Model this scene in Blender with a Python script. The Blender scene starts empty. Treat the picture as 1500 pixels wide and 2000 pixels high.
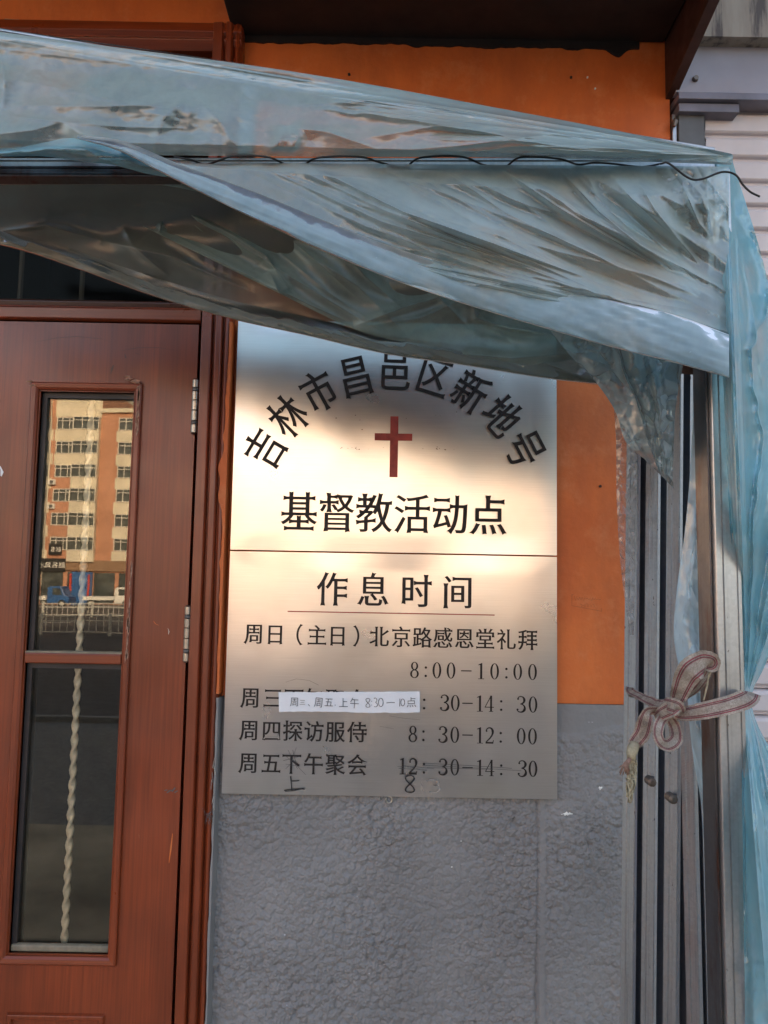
import bpy, math, random
import numpy as np
from mathutils import Vector, Matrix
random.seed(7)
C = bpy.context.scene.collection
# ------------------------------------------------------------------ camera
F = 1500.0; CAM = np.array([0.0, -1.4, 1.55]); PITCH = math.radians(4.95); ROLL = math.radians(1.03)
_f = np.array([0, math.cos(PITCH), math.sin(PITCH)]); _r0 = np.array([1.0, 0, 0]); _u0 = np.array([0, -math.sin(PITCH), math.cos(PITCH)])
_r = _r0*math.cos(ROLL) + _u0*math.sin(ROLL); _u = _u0*math.cos(ROLL) - _r0*math.sin(ROLL)
cd = bpy.data.cameras.new('camera'); cam = bpy.data.objects.new('camera', cd); C.objects.link(cam)
m = Matrix(((_r[0], _u[0], -_f[0], CAM[0]), (_r[1], _u[1], -_f[1], CAM[1]), (_r[2], _u[2], -_f[2], CAM[2]), (0, 0, 0, 1)))
cam.matrix_world = m
cd.sensor_fit = 'HORIZONTAL'; cd.sensor_width = 36; cd.lens = 36.0; cd.clip_start = 0.02; cd.clip_end = 2000
bpy.context.scene.camera = cam
# ------------------------------------------------------------------ sky and sun
SUN_EL, SUN_AZ = math.radians(24), math.radians(14)      # the sun stands low behind the shop, so its front is in shade
w = bpy.data.worlds.new("World"); bpy.context.scene.world = w; w.use_nodes = True
wn = w.node_tree; sky = wn.nodes.new('ShaderNodeTexSky'); sky.sky_type = 'NISHITA'; sky.sun_disc = False
sky.sun_elevation = SUN_EL; sky.sun_rotation = SUN_AZ; sky.dust_density = 2.5; sky.air_density = 1.0; sky.ozone_density = 1.0
bg = wn.nodes['Background']; bg.inputs['Strength'].default_value = 0.15
wn.links.new(sky.outputs[0], bg.inputs['Color'])
sd = bpy.data.lights.new('sun', 'SUN'); sd.energy = 3.1; sd.angle = math.radians(0.53); sd.color = (1.0, 0.91, 0.80)
so = bpy.data.objects.new('sun', sd); C.objects.link(so)
sdir = Vector((math.sin(SUN_AZ)*math.cos(SUN_EL), math.cos(SUN_AZ)*math.cos(SUN_EL), math.sin(SUN_EL)))
so.rotation_euler = sdir.to_track_quat('Z', 'Y').to_euler(); so.location = (0, 30, 30)
vs = bpy.context.scene.view_settings
bpy.context.scene.display_settings.display_device = 'sRGB'
vs.view_transform = 'Standard'; vs.look = 'None'; vs.gamma = 1; vs.use_curve_mapping = False; vs.exposure = 2.05
vs.use_white_balance = True; vs.white_balance_temperature = 7550; vs.white_balance_tint = 14
cy = bpy.context.scene.cycles
cy.transparent_max_bounces = 24; cy.max_bounces = 10; cy.diffuse_bounces = 5; cy.glossy_bounces = 5

# ------------------------------------------------------------------ helpers
def ray(px, py):
    px = np.asarray(px, float); py = np.asarray(py, float)
    return (_f[:, None] + ((px.ravel()-750)/F)[None]*_r[:, None] - ((py.ravel()-1000)/F)[None]*_u[:, None])
def PA(px, py, Y):
    d = ray(px, py); Y = np.broadcast_to(np.asarray(Y, float), np.shape(px)).ravel()
    t = (Y-CAM[1])/d[1]
    return (CAM[:, None] + t*d).T
def P(px, py, Y):
    """the point of the plane y=Y that the photograph shows at (px,py)"""
    return PA([px], [py], [Y])[0]
def X(px, py=1000, Y=0): return P(px, py, Y)[0]
def Z(px, py, Y=0): return P(px, py, Y)[2]
ORI = {}
def empty(name, loc, label, cat, group=None, kind=None):
    o = bpy.data.objects.new(name, None); C.objects.link(o); o.location = loc; o.empty_display_size = 0.05
    o['label'] = label; o['category'] = cat
    if group: o['group'] = group
    if kind: o['kind'] = kind
    ORI[o.name] = np.array(loc, float)
    return o
def tag(o, label=None, cat=None, group=None, kind=None):
    if label: o['label'] = label
    if cat: o['category'] = cat
    if group: o['group'] = group
    if kind: o['kind'] = kind
    return o
def mesh(name, V, Fs, mat, parent=None, smooth=False, uv=None, origin=None, mats=None, fmat=None, bevel=0):
    V = np.asarray(V, float)
    if parent is not None: org = ORI[parent.name]
    elif origin is not None: org = np.array(origin, float)
    else: org = np.array([V[:, 0].mean(), V[:, 1].mean(), V[:, 2].min()])
    me = bpy.data.meshes.new(name)
    if isinstance(Fs, np.ndarray):
        n = len(Fs); k = Fs.shape[1]
        me.vertices.add(len(V)); me.vertices.foreach_set('co', (V-org).astype(np.float32).ravel())
        me.loops.add(n*k); me.loops.foreach_set('vertex_index', Fs.astype(np.int32).ravel())
        me.polygons.add(n); me.polygons.foreach_set('loop_start', np.arange(0, n*k, k, dtype=np.int32))
        me.polygons.foreach_set('loop_total', np.full(n, k, dtype=np.int32))
        me.update(calc_edges=True)
    else:
        me.from_pydata([tuple(v) for v in (V-org)], [], [tuple(f) for f in Fs]); me.update()
    me.validate()
    for mm in (mats or [mat]): me.materials.append(mm)
    if fmat is not None: me.polygons.foreach_set('material_index', np.asarray(fmat, dtype=np.int32))
    if smooth: me.polygons.foreach_set('use_smooth', np.ones(len(me.polygons), dtype=bool))
    if uv is not None:
        ul = me.uv_layers.new(name='uv')
        idx = np.zeros(len(me.loops), dtype=np.int32); me.loops.foreach_get('vertex_index', idx)
        ul.data.foreach_set('uv', np.asarray(uv, np.float32)[idx].ravel())
    o = bpy.data.objects.new(name, me); C.objects.link(o)
    if parent is not None:
        o.parent = parent; ORI[o.name] = ORI[parent.name]
    else:
        o.location = org; ORI[o.name] = org
    if bevel:
        b = o.modifiers.new('bevel', 'BEVEL'); b.width = bevel; b.segments = 2; b.limit_method = 'ANGLE'; b.angle_limit = math.radians(40)
    return o
class MB:
    def __init__(s): s.V = []; s.F = []; s.M = []; s.mi = 0
    def add(s, V, Fs):
        n = len(s.V); s.V += [tuple(v) for v in V]; s.F += [tuple(i+n for i in f) for f in Fs]; s.M += [s.mi]*len(Fs); return s
    def box(s, x0, x1, y0, y1, z0, z1):
        x0, x1 = min(x0, x1), max(x0, x1); y0, y1 = min(y0, y1), max(y0, y1); z0, z1 = min(z0, z1), max(z0, z1)
        return s.add([(x0,y0,z0),(x1,y0,z0),(x1,y1,z0),(x0,y1,z0),(x0,y0,z1),(x1,y0,z1),(x1,y1,z1),(x0,y1,z1)],
                     [(0,3,2,1),(4,5,6,7),(0,1,5,4),(1,2,6,5),(2,3,7,6),(3,0,4,7)])
    def tube(s, pts, r, n=8, cap=True):
        pts = [Vector(p) for p in pts]; rr = r if hasattr(r, '__len__') else [r]*len(pts); V = []
        for i, p in enumerate(pts):
            t = (pts[min(i+1, len(pts)-1)]-pts[max(i-1, 0)]).normalized()
            a = t.cross(Vector((0, 1, 0.13))).normalized(); b = t.cross(a).normalized()
            for k in range(n):
                q = 2*math.pi*k/n; V.append(p+a*math.cos(q)*rr[i]+b*math.sin(q)*rr[i])
        Fs = [(i*n+k, i*n+(k+1) % n, (i+1)*n+(k+1) % n, (i+1)*n+k) for i in range(len(pts)-1) for k in range(n)]
        if cap: Fs += [tuple(range(n-1, -1, -1)), tuple(range((len(pts)-1)*n, len(pts)*n))]
        return s.add(V, Fs)
    def build(s, name, mat, parent=None, **k):
        if isinstance(mat, list): k['mats'] = mat; k['fmat'] = s.M; mat = mat[0]
        return mesh(name, np.array(s.V), s.F, mat, parent, **k)
def copy_tree(o, parent=None):
    c = o.copy(); C.objects.link(c)
    if parent is not None: c.parent = parent
    ORI[c.name] = ORI.get(o.name, np.zeros(3))
    for ch in list(o.children): copy_tree(ch, c)
    return c
# numpy noise ---------------------------------------------------------
_T = np.random.RandomState(11).rand(256, 256)
def vn(x, y, s=0):
    x = np.asarray(x, float)+s*37.3; y = np.asarray(y, float)+s*91.7
    i = np.floor(x).astype(int); j = np.floor(y).astype(int); a = x-i; b = y-j
    a = a*a*a*(a*(a*6-15)+10); b = b*b*b*(b*(b*6-15)+10)
    g = lambda p, q: _T[p % 256, q % 256]
    return (g(i,j)*(1-a)+g(i+1,j)*a)*(1-b)+(g(i,j+1)*(1-a)+g(i+1,j+1)*a)*b
def fbm(x, y, s=0, o=4):
    r = 0; a = 1; t = 0
    for k in range(o): r = r+a*vn(x, y, s+k*3.1); t += a; a *= .5; x = np.asarray(x)*2.03; y = np.asarray(y)*2.03
    return r/t
def rid(x, y, s=0, o=3):
    r = 0; a = 1; t = 0
    for k in range(o): r = r+a*(1-np.abs(2*vn(x, y, s+k*5.3)-1)); t += a; a *= .5; x = np.asarray(x)*2.1; y = np.asarray(y)*2.1
    return r/t

# ------------------------------------------------------------------ materials
def new_mat(name):
    mt = bpy.data.materials.new(name); mt.use_nodes = True
    nt = mt.node_tree; return mt, nt, nt.nodes['Principled BSDF'], nt.links
def tex(nt, kind='NOISE', scale=5, vec=None, mscale=None, detail=4, rough=.55, coord='Object', **k):
    tc = nt.nodes.new('ShaderNodeTexCoord'); mp = nt.nodes.new('ShaderNodeMapping')
    if mscale: mp.inputs['Scale'].default_value = mscale
    nt.links.new(tc.outputs[coord], mp.inputs[0])
    t = nt.nodes.new({'NOISE': 'ShaderNodeTexNoise', 'VORONOI': 'ShaderNodeTexVoronoi', 'WAVE': 'ShaderNodeTexWave'}[kind])
    t.inputs['Scale'].default_value = scale
    if kind == 'NOISE': t.inputs['Detail'].default_value = detail; t.inputs['Roughness'].default_value = rough
    nt.links.new(mp.outputs[0], t.inputs['Vector'])
    return t
def ramp(nt, src, stops):
    r = nt.nodes.new('ShaderNodeValToRGB'); e = r.color_ramp.elements
    while len(e) > 1: e.remove(e[-1])
    for i, (p, c) in enumerate(stops):
        c = (c, c, c, 1) if not hasattr(c, '__len__') else (*c, 1)
        if i == 0: e[0].position = p; e[0].color = c
        else: q = e.new(p); q.color = c
    nt.links.new(src, r.inputs[0]); return r
def mixc(nt, fac, a, b, mode='MIX'):
    n = nt.nodes.new('ShaderNodeMix'); n.data_type = 'RGBA'; n.blend_type = mode
    for i, v in ((0, fac), (6, a), (7, b)):
        if hasattr(v, 'is_linked') or hasattr(v, 'links'): nt.links.new(v, n.inputs[i])
        else: n.inputs[i].default_value = (*v, 1) if hasattr(v, '__len__') else v
    return n.outputs[2]
def bump(nt, bsdf, h, strength=.3, dist=.002, prev=None):
    b = nt.nodes.new('ShaderNodeBump'); b.inputs['Strength'].default_value = strength; b.inputs['Distance'].default_value = dist
    nt.links.new(h, b.inputs['Height'])
    if prev: nt.links.new(prev.outputs[0], b.inputs['Normal'])
    nt.links.new(b.outputs[0], bsdf.inputs['Normal']); return b
def simple(name, col, rough=.6, metal=0, var=.25, scale=12, bmp=0, bscale=200, coat=0, mscale=None):
    mt, nt, b, L = new_mat(name)
    t = tex(nt, scale=scale, detail=6, mscale=mscale)
    r = ramp(nt, t.outputs[0], [(.3, tuple(c*(1-var) for c in col)), (.7, tuple(min(1, c*(1+var)) for c in col))])
    L.new(r.outputs[0], b.inputs['Base Color'])
    r2 = ramp(nt, t.outputs[0], [(.3, min(1, rough*1.15)), (.7, rough*.85)]); L.new(r2.outputs[0], b.inputs['Roughness'])
    b.inputs['Metallic'].default_value = metal; b.inputs['Coat Weight'].default_value = coat; b.inputs['Coat Roughness'].default_value = .2
    if bmp: bump(nt, b, tex(nt, scale=bscale, detail=3).outputs[0], bmp, .001)
    return mt
def wood_mat(name, axis, col=(.200, .036, .010)):
    mt, nt, b, L = new_mat(name)
    ms = [1, 1, 1]; ms[axis] = .02
    g = tex(nt, scale=260, mscale=ms, detail=3, rough=.6); ms2 = [1, 1, 1]; ms2[axis] = .12
    g2 = tex(nt, scale=22, mscale=ms2, detail=5); big = tex(nt, scale=3.2, detail=3)
    c1 = ramp(nt, g.outputs[0], [(.3, tuple(c*.80 for c in col)), (.62, tuple(c*1.14 for c in col))]).outputs[0]
    c2 = ramp(nt, g2.outputs[0], [(.3, (.80, .77, .75)), (.7, (1.15, 1.1, 1.05))]).outputs[0]
    c = mixc(nt, 1, c1, c2, 'MULTIPLY')
    c = mixc(nt, 1, c, ramp(nt, big.outputs[0], [(.3, (.72, .7, .7)), (.7, (1.18, 1.18, 1.2))]).outputs[0], 'MULTIPLY')
    sc = tex(nt, scale=90, mscale=[1 if i != axis else .22 for i in range(3)], detail=5, rough=.7)
    dd = tex(nt, scale=300, detail=2)
    c = mixc(nt, ramp(nt, sc.outputs[0], [(.73, 0.0), (.75, .6)]).outputs[0], c, (.32, .16, .09))
    L.new(c, b.inputs['Base Color'])
    rr = ramp(nt, tex(nt, scale=7, detail=6).outputs[0], [(.3, .26), (.7, .44)]); L.new(rr.outputs[0], b.inputs['Roughness'])
    b.inputs['Coat Weight'].default_value = .18; b.inputs['Coat Roughness'].default_value = .2
    b.inputs['Specular IOR Level'].default_value = .5
    p = bump(nt, b, g.outputs[0], .12, .0006); bump(nt, b, tex(nt, scale=9, detail=2).outputs[0], .25, .003, p)
    return mt
M = {}
M['wood'] = wood_mat('brown_wood_vertical', 2); M['woodh'] = wood_mat('brown_wood_horizontal', 0)
M['wood_dark'] = wood_mat('dark_wood', 0, (.07, .022, .012))
# orange paint, with dark overpaint towards the canopy
def orange_mat():
    mt, nt, b, L = new_mat('orange_wall_paint')
    n = tex(nt, scale=5, detail=7, rough=.6); n2 = tex(nt, scale=45, detail=5)
    c = ramp(nt, n.outputs[0], [(.3, (.60, .118, .018)), (.7, (.72, .17, .034))]).outputs[0]
    st = tex(nt, scale=2.2, mscale=(2.6, 2.6, .9), detail=7, rough=.72); c = mixc(nt, ramp(nt, st.outputs[0], [(.42, 0.), (.70, .75)]).outputs[0], c, (.40, .085, .02))
    fd = tex(nt, scale=11, detail=7, rough=.75); c = mixc(nt, ramp(nt, fd.outputs[0], [(.52, 0.), (.72, .45)]).outputs[0], c, (.72, .27, .11))
    sp = tex(nt, scale=130, detail=2)
    c = mixc(nt, ramp(nt, sp.outputs[0], [(.72, 0.), (.80, .7)]).outputs[0], c, (.22, .06, .02))
    L.new(c, b.inputs['Base Color']); b.inputs['Roughness'].default_value = .62
    p = bump(nt, b, n2.outputs[0], .35, .004); bump(nt, b, tex(nt, scale=300, detail=2).outputs[0], .2, .0006, p)
    return mt
M['orange'] = orange_mat()
def stucco_mat():
    mt, nt, b, L = new_mat('grey_stucco_paint')
    n = tex(nt, scale=6, detail=6); c = ramp(nt, n.outputs[0], [(.3, (.185, .177, .174)), (.7, (.245, .235, .230))]).outputs[0]
    sp = tex(nt, scale=55, detail=1); c = mixc(nt, ramp(nt, sp.outputs[0], [(.80, 0.), (.815, .8)]).outputs[0], c, (.55, .55, .57))
    d = tex(nt, scale=9, detail=6, rough=.7); c = mixc(nt, ramp(nt, d.outputs[0], [(.55, 0.), (.8, .25)]).outputs[0], c, (.15, .145, .14))
    L.new(c, b.inputs['Base Color']); b.inputs['Roughness'].default_value = .62
    bump(nt, b, tex(nt, scale=380, detail=3).outputs[0], .2, .0006)
    return mt
M['stucco'] = stucco_mat()
M['black_paint'] = simple('dark_brown_paint', (.011, .007, .006), .7, bmp=.3, bscale=60)
M['brown_panel'] = simple('red_brown_panel', (.055, .018, .010), .65, bmp=.3, bscale=80, scale=25)
def steel_plate():
    mt, nt, b, L = new_mat('brushed_stainless_steel')
    b.inputs['Metallic'].default_value = 1; b.inputs['Base Color'].default_value = (.7, .69, .67, 1)
    br = tex(nt, scale=1, mscale=(9, 9, 2600), detail=3, rough=.7); br2 = tex(nt, scale=1, mscale=(2.5, 2.5, 420), detail=2)
    c = ramp(nt, br.outputs[0], [(.25, (.64, .63, .61)), (.75, (.80, .79, .77))]).outputs[0]
    sm = tex(nt, scale=9, detail=2, rough=.5); c = mixc(nt, ramp(nt, sm.outputs[0], [(.5, 0.), (.9, .35)]).outputs[0], c, (.42, .38, .33))
    L.new(c, b.inputs['Base Color'])
    rr = ramp(nt, tex(nt, scale=5, detail=5).outputs[0], [(.3, .265), (.7, .33)]); L.new(rr.outputs[0], b.inputs['Roughness'])
    b.inputs['Anisotropic'].default_value = .7
    tg = nt.nodes.new('ShaderNodeTangent'); tg.direction_type = 'UV_MAP'; tg.uv_map = 'uv'; L.new(tg.outputs[0], b.inputs['Tangent'])
    return mt
M['plate'] = steel_plate()
M['letter'] = simple('dark_brown_lettering', (.014, .008, .006), .75, var=.3, scale=60)
M['red_letter'] = simple('red_lettering', (.30, .035, .025), .5, var=.3, scale=60)
M['pencil'] = simple('grey_ink', (.07, .07, .075), .7, var=.4, scale=80)
M['pencil_faint'] = simple('faint_ink', (.30, .28, .26), .7, var=.3, scale=80)
M['marker'] = simple('black_ink', (.02, .02, .022), .6)
M['paper'] = simple('white_paper', (.74, .75, .78), .8, var=.04, scale=30, bmp=.2, bscale=40)
M['orange_ink'] = simple('brown_scribble', (.27, .07, .025), .7)
def galv(name, col=(.42, .42, .42), hatch=True, rust=.0):
    mt, nt, b, L = new_mat(name)
    v = tex(nt, 'VORONOI', scale=260); n = tex(nt, scale=30, detail=5)
    c = ramp(nt, v.outputs['Color'], [(.1, tuple(x*.94 for x in col)), (.9, tuple(x*1.06 for x in col))]).outputs[0]
    st = tex(nt, scale=14, mscale=(6, 6, .15), detail=6, rough=.75)
    c = mixc(nt, ramp(nt, st.outputs[0], [(.5, 0.), (.75, .55)]).outputs[0], c, tuple(x*.42 for x in col))
    sp = tex(nt, scale=150, mscale=(1, 1, .5), detail=3); c = mixc(nt, ramp(nt, sp.outputs[0], [(.70, 0.), (.74, .8)]).outputs[0], c, (.05, .04, .035))
    if rust:
        rn = tex(nt, scale=16, mscale=(1, 1, .3), detail=7, rough=.7); c = mixc(nt, ramp(nt, rn.outputs[0], [(.52-rust*.2, 0.), (.62, .9)]).outputs[0], c, (.10, .035, .018))
    L.new(c, b.inputs['Base Color']); b.inputs['Metallic'].default_value = .85
    L.new(ramp(nt, n.outputs[0], [(.3, .28), (.7, .42)]).outputs[0], b.inputs['Roughness'])
    if hatch:
        h = tex(nt, 'WAVE', scale=1, mscale=(0, 0, 150)); h.bands_direction = 'Z'; h.inputs['Distortion'].default_value = .6
        bump(nt, b, h.outputs[0], .22, .0009)
    else: bump(nt, b, n.outputs[0], .15, .001)
    return mt
M['galv'] = galv('galvanised_steel', (.38, .41, .44)); M['galv_plain'] = galv('weathered_galvanised_steel', (.43, .43, .43), False)
M['galv_inner'] = galv('shade_darkened_channel_inside', (.30, .32, .36)); M['galv_rust'] = galv('rusty_steel', (.13, .125, .13), False, rust=.02)  # channel inside: shade of the hollow put into a darker steel colour
M['hinge'] = simple('hinge_steel', (.42, .39, .34), .35, 1, bmp=.1)
M['bolt'] = simple('dull_bolt_metal', (.16, .13, .11), .5, .7, bmp=.3, bscale=300)
M['rust'] = simple('rusted_iron', (.075, .03, .018), .75, .2, bmp=.5, bscale=250, scale=60)
M['wire'] = simple('dark_wire', (.02, .018, .018), .5, .3)
M['reveal_shade'] = simple('dark_reveal_shade', (.02, .018, .02), .5)
M['interior'] = simple('dark_interior', (.02, .017, .015), .9)
M['cream_bar'] = simple('cream_enamel', (.86, .83, .72), .35, var=.15, scale=40, coat=.3)
M['silicone'] = simple('old_putty', (.20, .17, .12), .6, scale=60)
def glass(nm='window_glass', ior=1.72, tc=(.93, .92, .88), ro=.008):
    mt, nt, b, L = new_mat(nm); nt.nodes.remove(b)
    g = nt.nodes.new('ShaderNodeBsdfGlossy'); g.inputs['Roughness'].default_value = ro; g.inputs['Color'].default_value = (1, .93, .80, 1)
    t = nt.nodes.new('ShaderNodeBsdfTransparent'); t.inputs['Color'].default_value = (*tc, 1)
    fr = nt.nodes.new('ShaderNodeFresnel'); fr.inputs['IOR'].default_value = ior
    mx = nt.nodes.new('ShaderNodeMixShader'); L.new(fr.outputs[0], mx.inputs[0]); L.new(t.outputs[0], mx.inputs[1]); L.new(g.outputs[0], mx.inputs[2])
    bp = nt.nodes.new('ShaderNodeBump'); bp.inputs['Strength'].default_value = .05; bp.inputs['Distance'].default_value = .002
    L.new(tex(nt, scale=6, detail=1).outputs[0], bp.inputs['Height']); L.new(bp.outputs[0], g.inputs['Normal']); L.new(bp.outputs[0], fr.inputs['Normal'])
    L.new(mx.outputs[0], nt.nodes['Material Output'].inputs[0]); return mt
M['glass'] = glass(); M['glass_dull'] = glass('shade_tinted_window_glass', 1.13, (.45, .44, .42), .1)  # transom glass: shade put into its dark tint, sky reflection cut down
def film_mat(name, milk=(.40, .46, .46), trans=(.80, .88, .87), op=.62, rough=.15, dirt=.25, dirtcol=(.33, .27, .20), gloss=1.0, dsc=(3, 3, 3), ior=1.7):
    """thin polyethylene: clear with a milky share, a glossy skin and patches of dried dirt"""
    mt, nt, b, L = new_mat(name); nt.nodes.remove(b)
    N = nt.nodes.new
    tr = N('ShaderNodeBsdfTransparent'); tr.inputs[0].default_value = (*trans, 1)
    df = N('ShaderNodeBsdfDiffuse'); tl = N('ShaderNodeBsdfTranslucent'); gl = N('ShaderNodeBsdfGlossy'); gl.inputs['Roughness'].default_value = rough
    gl.inputs['Color'].default_value = (gloss, gloss, gloss, 1)
    d1 = tex(nt, scale=2.4, mscale=dsc, detail=8, rough=.68); dm = ramp(nt, d1.outputs[0], [(.50, 0.), (.72, 1.)]).outputs[0]
    col = mixc(nt, dm, milk, dirtcol); L.new(col, df.inputs[0]); L.new(col, tl.inputs[0])
    dt = N('ShaderNodeMixShader'); dt.inputs[0].default_value = .30; L.new(df.outputs[0], dt.inputs[1]); L.new(tl.outputs[0], dt.inputs[2])
    fine = tex(nt, scale=26, mscale=(1, 1, .35), detail=6, rough=.7); sp = tex(nt, scale=330, detail=1)
    a = N('ShaderNodeMath'); a.operation = 'MULTIPLY_ADD'; L.new(dm, a.inputs[0]); a.inputs[1].default_value = dirt
    L.new(ramp(nt, fine.outputs[0], [(.3, op*.88), (.75, op*1.15)]).outputs[0], a.inputs[2])
    a2 = N('ShaderNodeMath'); a2.operation = 'ADD'; a2.use_clamp = True; L.new(a.outputs[0], a2.inputs[0]); L.new(ramp(nt, sp.outputs[0], [(.80, 0.), (.83, .5)]).outputs[0], a2.inputs[1])
    lw = N('ShaderNodeLayerWeight'); lw.inputs[0].default_value = .5       # light path through the film grows at a slant
    lm = N('ShaderNodeMath'); lm.operation = 'MULTIPLY_ADD'; L.new(lw.outputs['Facing'], lm.inputs[0]); lm.inputs[1].default_value = 1.9; lm.inputs[2].default_value = .55
    a3 = N('ShaderNodeMath'); a3.operation = 'MULTIPLY'; a3.use_clamp = True; L.new(a2.outputs[0], a3.inputs[0]); L.new(lm.outputs[0], a3.inputs[1])
    m1 = N('ShaderNodeMixShader'); L.new(a3.outputs[0], m1.inputs[0]); L.new(tr.outputs[0], m1.inputs[1]); L.new(dt.outputs[0], m1.inputs[2])
    fr = N('ShaderNodeFresnel'); fr.inputs['IOR'].default_value = ior
    m2 = N('ShaderNodeMixShader'); L.new(fr.outputs[0], m2.inputs[0]); L.new(m1.outputs[0], m2.inputs[1]); L.new(gl.outputs[0], m2.inputs[2])
    bp = N('ShaderNodeBump'); bp.inputs['Strength'].default_value = .22; bp.inputs['Distance'].default_value = .002
    L.new(tex(nt, scale=22, detail=6, rough=.6).outputs[0], bp.inputs['Height'])
    for s in (df, tl, gl, fr): L.new(bp.outputs[0], s.inputs['Normal'])
    L.new(m2.outputs[0], nt.nodes['Material Output'].inputs[0]); return mt
M['film'] = film_mat('clear_polythene', (.47, .60, .61), (.68, .83, .83), .44, .25, .22, (.46, .42, .35))
M['film_gable'] = film_mat('gable_polythene', (.36, .48, .48), (.56, .73, .73), .64, .26, .18, (.42, .40, .35))
M['film_hem'] = film_mat('folded_polythene', (.40, .53, .58), (.66, .80, .86), .66, .34, .4, (.46, .43, .37), ior=1.22)
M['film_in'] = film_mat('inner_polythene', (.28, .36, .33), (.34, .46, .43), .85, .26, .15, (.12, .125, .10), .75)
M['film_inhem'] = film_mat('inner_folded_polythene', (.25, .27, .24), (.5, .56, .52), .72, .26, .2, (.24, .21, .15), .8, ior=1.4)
M['film_blue'] = film_mat('blue_polythene', (.22, .50, .58), (.36, .70, .80), .50, .16, .12, (.34, .44, .44))
M['film_clear'] = film_mat('thin_clear_polythene', (.50, .50, .50), (.86, .86, .86), .28, .10, .15)
M['lilac'] = simple('pale_lilac_paint', (.30, .29, .33), .5, var=.08, bmp=.1)
def stained():
    mt, nt, b, L = new_mat('stained_cream_panel')
    n = tex(nt, scale=9, mscale=(3, 3, .35), detail=7, rough=.7)
    L.new(ramp(nt, n.outputs[0], [(.35, (.36, .31, .25)), (.52, (.30, .25, .20)), (.62, (.10, .08, .07))]).outputs[0], b.inputs['Base Color']); b.inputs['Roughness'].default_value = .7
    return mt
M['stained'] = stained()
M['shutter'] = simple('white_shutter_paint', (.60, .55, .56), .42, var=.05, scale=20, bmp=.05)
M['shutter_gap'] = simple('shutter_joint', (.2, .17, .17), .6)
M['guide'] = simple('grey_guide_rail', (.10, .10, .10), .5, .2, bmp=.1)
M['guide2'] = simple('dark_lilac_rail', (.17, .16, .19), .5, .2, bmp=.1)
def webbing():
    mt, nt, b, L = new_mat('woven_webbing')
    uvn = nt.nodes.new('ShaderNodeUVMap'); uvn.uv_map = 'uv'; sx = nt.nodes.new('ShaderNodeSeparateXYZ'); L.new(uvn.outputs[0], sx.inputs[0])
    r = nt.nodes.new('ShaderNodeValToRGB'); r.color_ramp.interpolation = 'LINEAR'; e = r.color_ramp.elements
    base = (.53, .45, .38); red = (.36, .075, .10); dk = (.12, .08, .07)
    st = [(0, base), (.13, base), (.15, red), (.19, red), (.21, base), (.24, dk), (.27, red), (.31, base), (.69, base), (.73, red), (.76, dk), (.79, base), (.81, red), (.86, red), (.88, base), (1, base)]
    e[0].position = 0; e[0].color = (*base, 1); e[1].position = 1; e[1].color = (*base, 1)
    for p, c in st[1:-1]: q = e.new(p); q.color = (*c, 1)
    L.new(sx.outputs[0], r.inputs[0])
    wv = nt.nodes.new('ShaderNodeTexWave'); wv.inputs['Scale'].default_value = 1; wv.bands_direction = 'DIAGONAL'; wv.inputs['Distortion'].default_value = 1.5
    mp = nt.nodes.new('ShaderNodeMapping'); mp.inputs['Scale'].default_value = (6, 260, 1); L.new(uvn.outputs[0], mp.inputs[0]); L.new(mp.outputs[0], wv.inputs[0])
    c = mixc(nt, .55, r.outputs[0], ramp(nt, wv.outputs[0], [(.2, (.45, .42, .4)), (.8, (1.2, 1.2, 1.2))]).outputs[0], 'MULTIPLY')
    n = tex(nt, scale=500, detail=3); c = mixc(nt, .6, c, ramp(nt, n.outputs[0], [(.3, (.55, .52, .5)), (.7, (1.2, 1.2, 1.2))]).outputs[0], 'MULTIPLY')
    L.new(c, b.inputs['Base Color']); b.inputs['Roughness'].default_value = .9
    dn = tex(nt, scale=45, detail=5, rough=.7); c = mixc(nt, .8, c, ramp(nt, dn.outputs[0], [(.35, (.55, .5, .46)), (.65, (1.15, 1.15, 1.15))]).outputs[0], 'MULTIPLY'); L.new(c, b.inputs['Base Color'])
    p = bump(nt, b, wv.outputs[0], .5, .0012); bump(nt, b, n.outputs[0], .5, .0008, p); return mt
M['web'] = webbing()
M['fray'] = simple('frayed_yarn', (.36, .31, .21), .9, var=.3, scale=200)
M['fray_red'] = simple('frayed_red_yarn', (.28, .17, .13), .9, var=.3, scale=200)
M['terrace'] = simple('terrace_paving', (.40, .32, .22), .8, var=.65, scale=1.1, bmp=.3, bscale=30)
M['asphalt'] = simple('asphalt', (.075, .072, .07), .85, var=.25, scale=3, bmp=.3, bscale=60)
M['kerb'] = simple('kerb_stone', (.28, .27, .26), .8)
M['road_paint'] = simple('road_marking', (.6, .6, .58), .7)
M['pave'] = simple('far_pavement', (.22, .20, .18), .8)
M['render_orange'] = simple('salmon_render', (.47, .235, .15), .85, var=.12, scale=.6)
M['render_cream'] = simple('cream_render', (.64, .58, .46), .85, var=.12, scale=.6)
M['far_glass'] = simple('far_window_glass', (.06, .07, .07), .15, 0, var=.5, scale=1.2)
M['far_frame'] = simple('far_window_frame', (.65, .62, .55), .6)
M['sign_black'] = simple('black_shop_sign', (.015, .014, .013), .5); M['sign_brown'] = simple('brown_shop_sign', (.25, .15, .09), .6)
M['white_paint'] = simple('white_paint', (.7, .69, .65), .5); M['red_paint'] = simple('red_poster', (.5, .05, .03), .6)
M['blue_paint'] = simple('blue_truck_paint', (.02, .10, .28), .35, coat=.4); M['rubber'] = simple('tyre_rubber', (.02, .02, .02), .8)
M['fence'] = simple('pale_rail_paint', (.50, .49, .45), .5)
M['roof'] = simple('flat_roof', (.2, .19, .18), .9)

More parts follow.
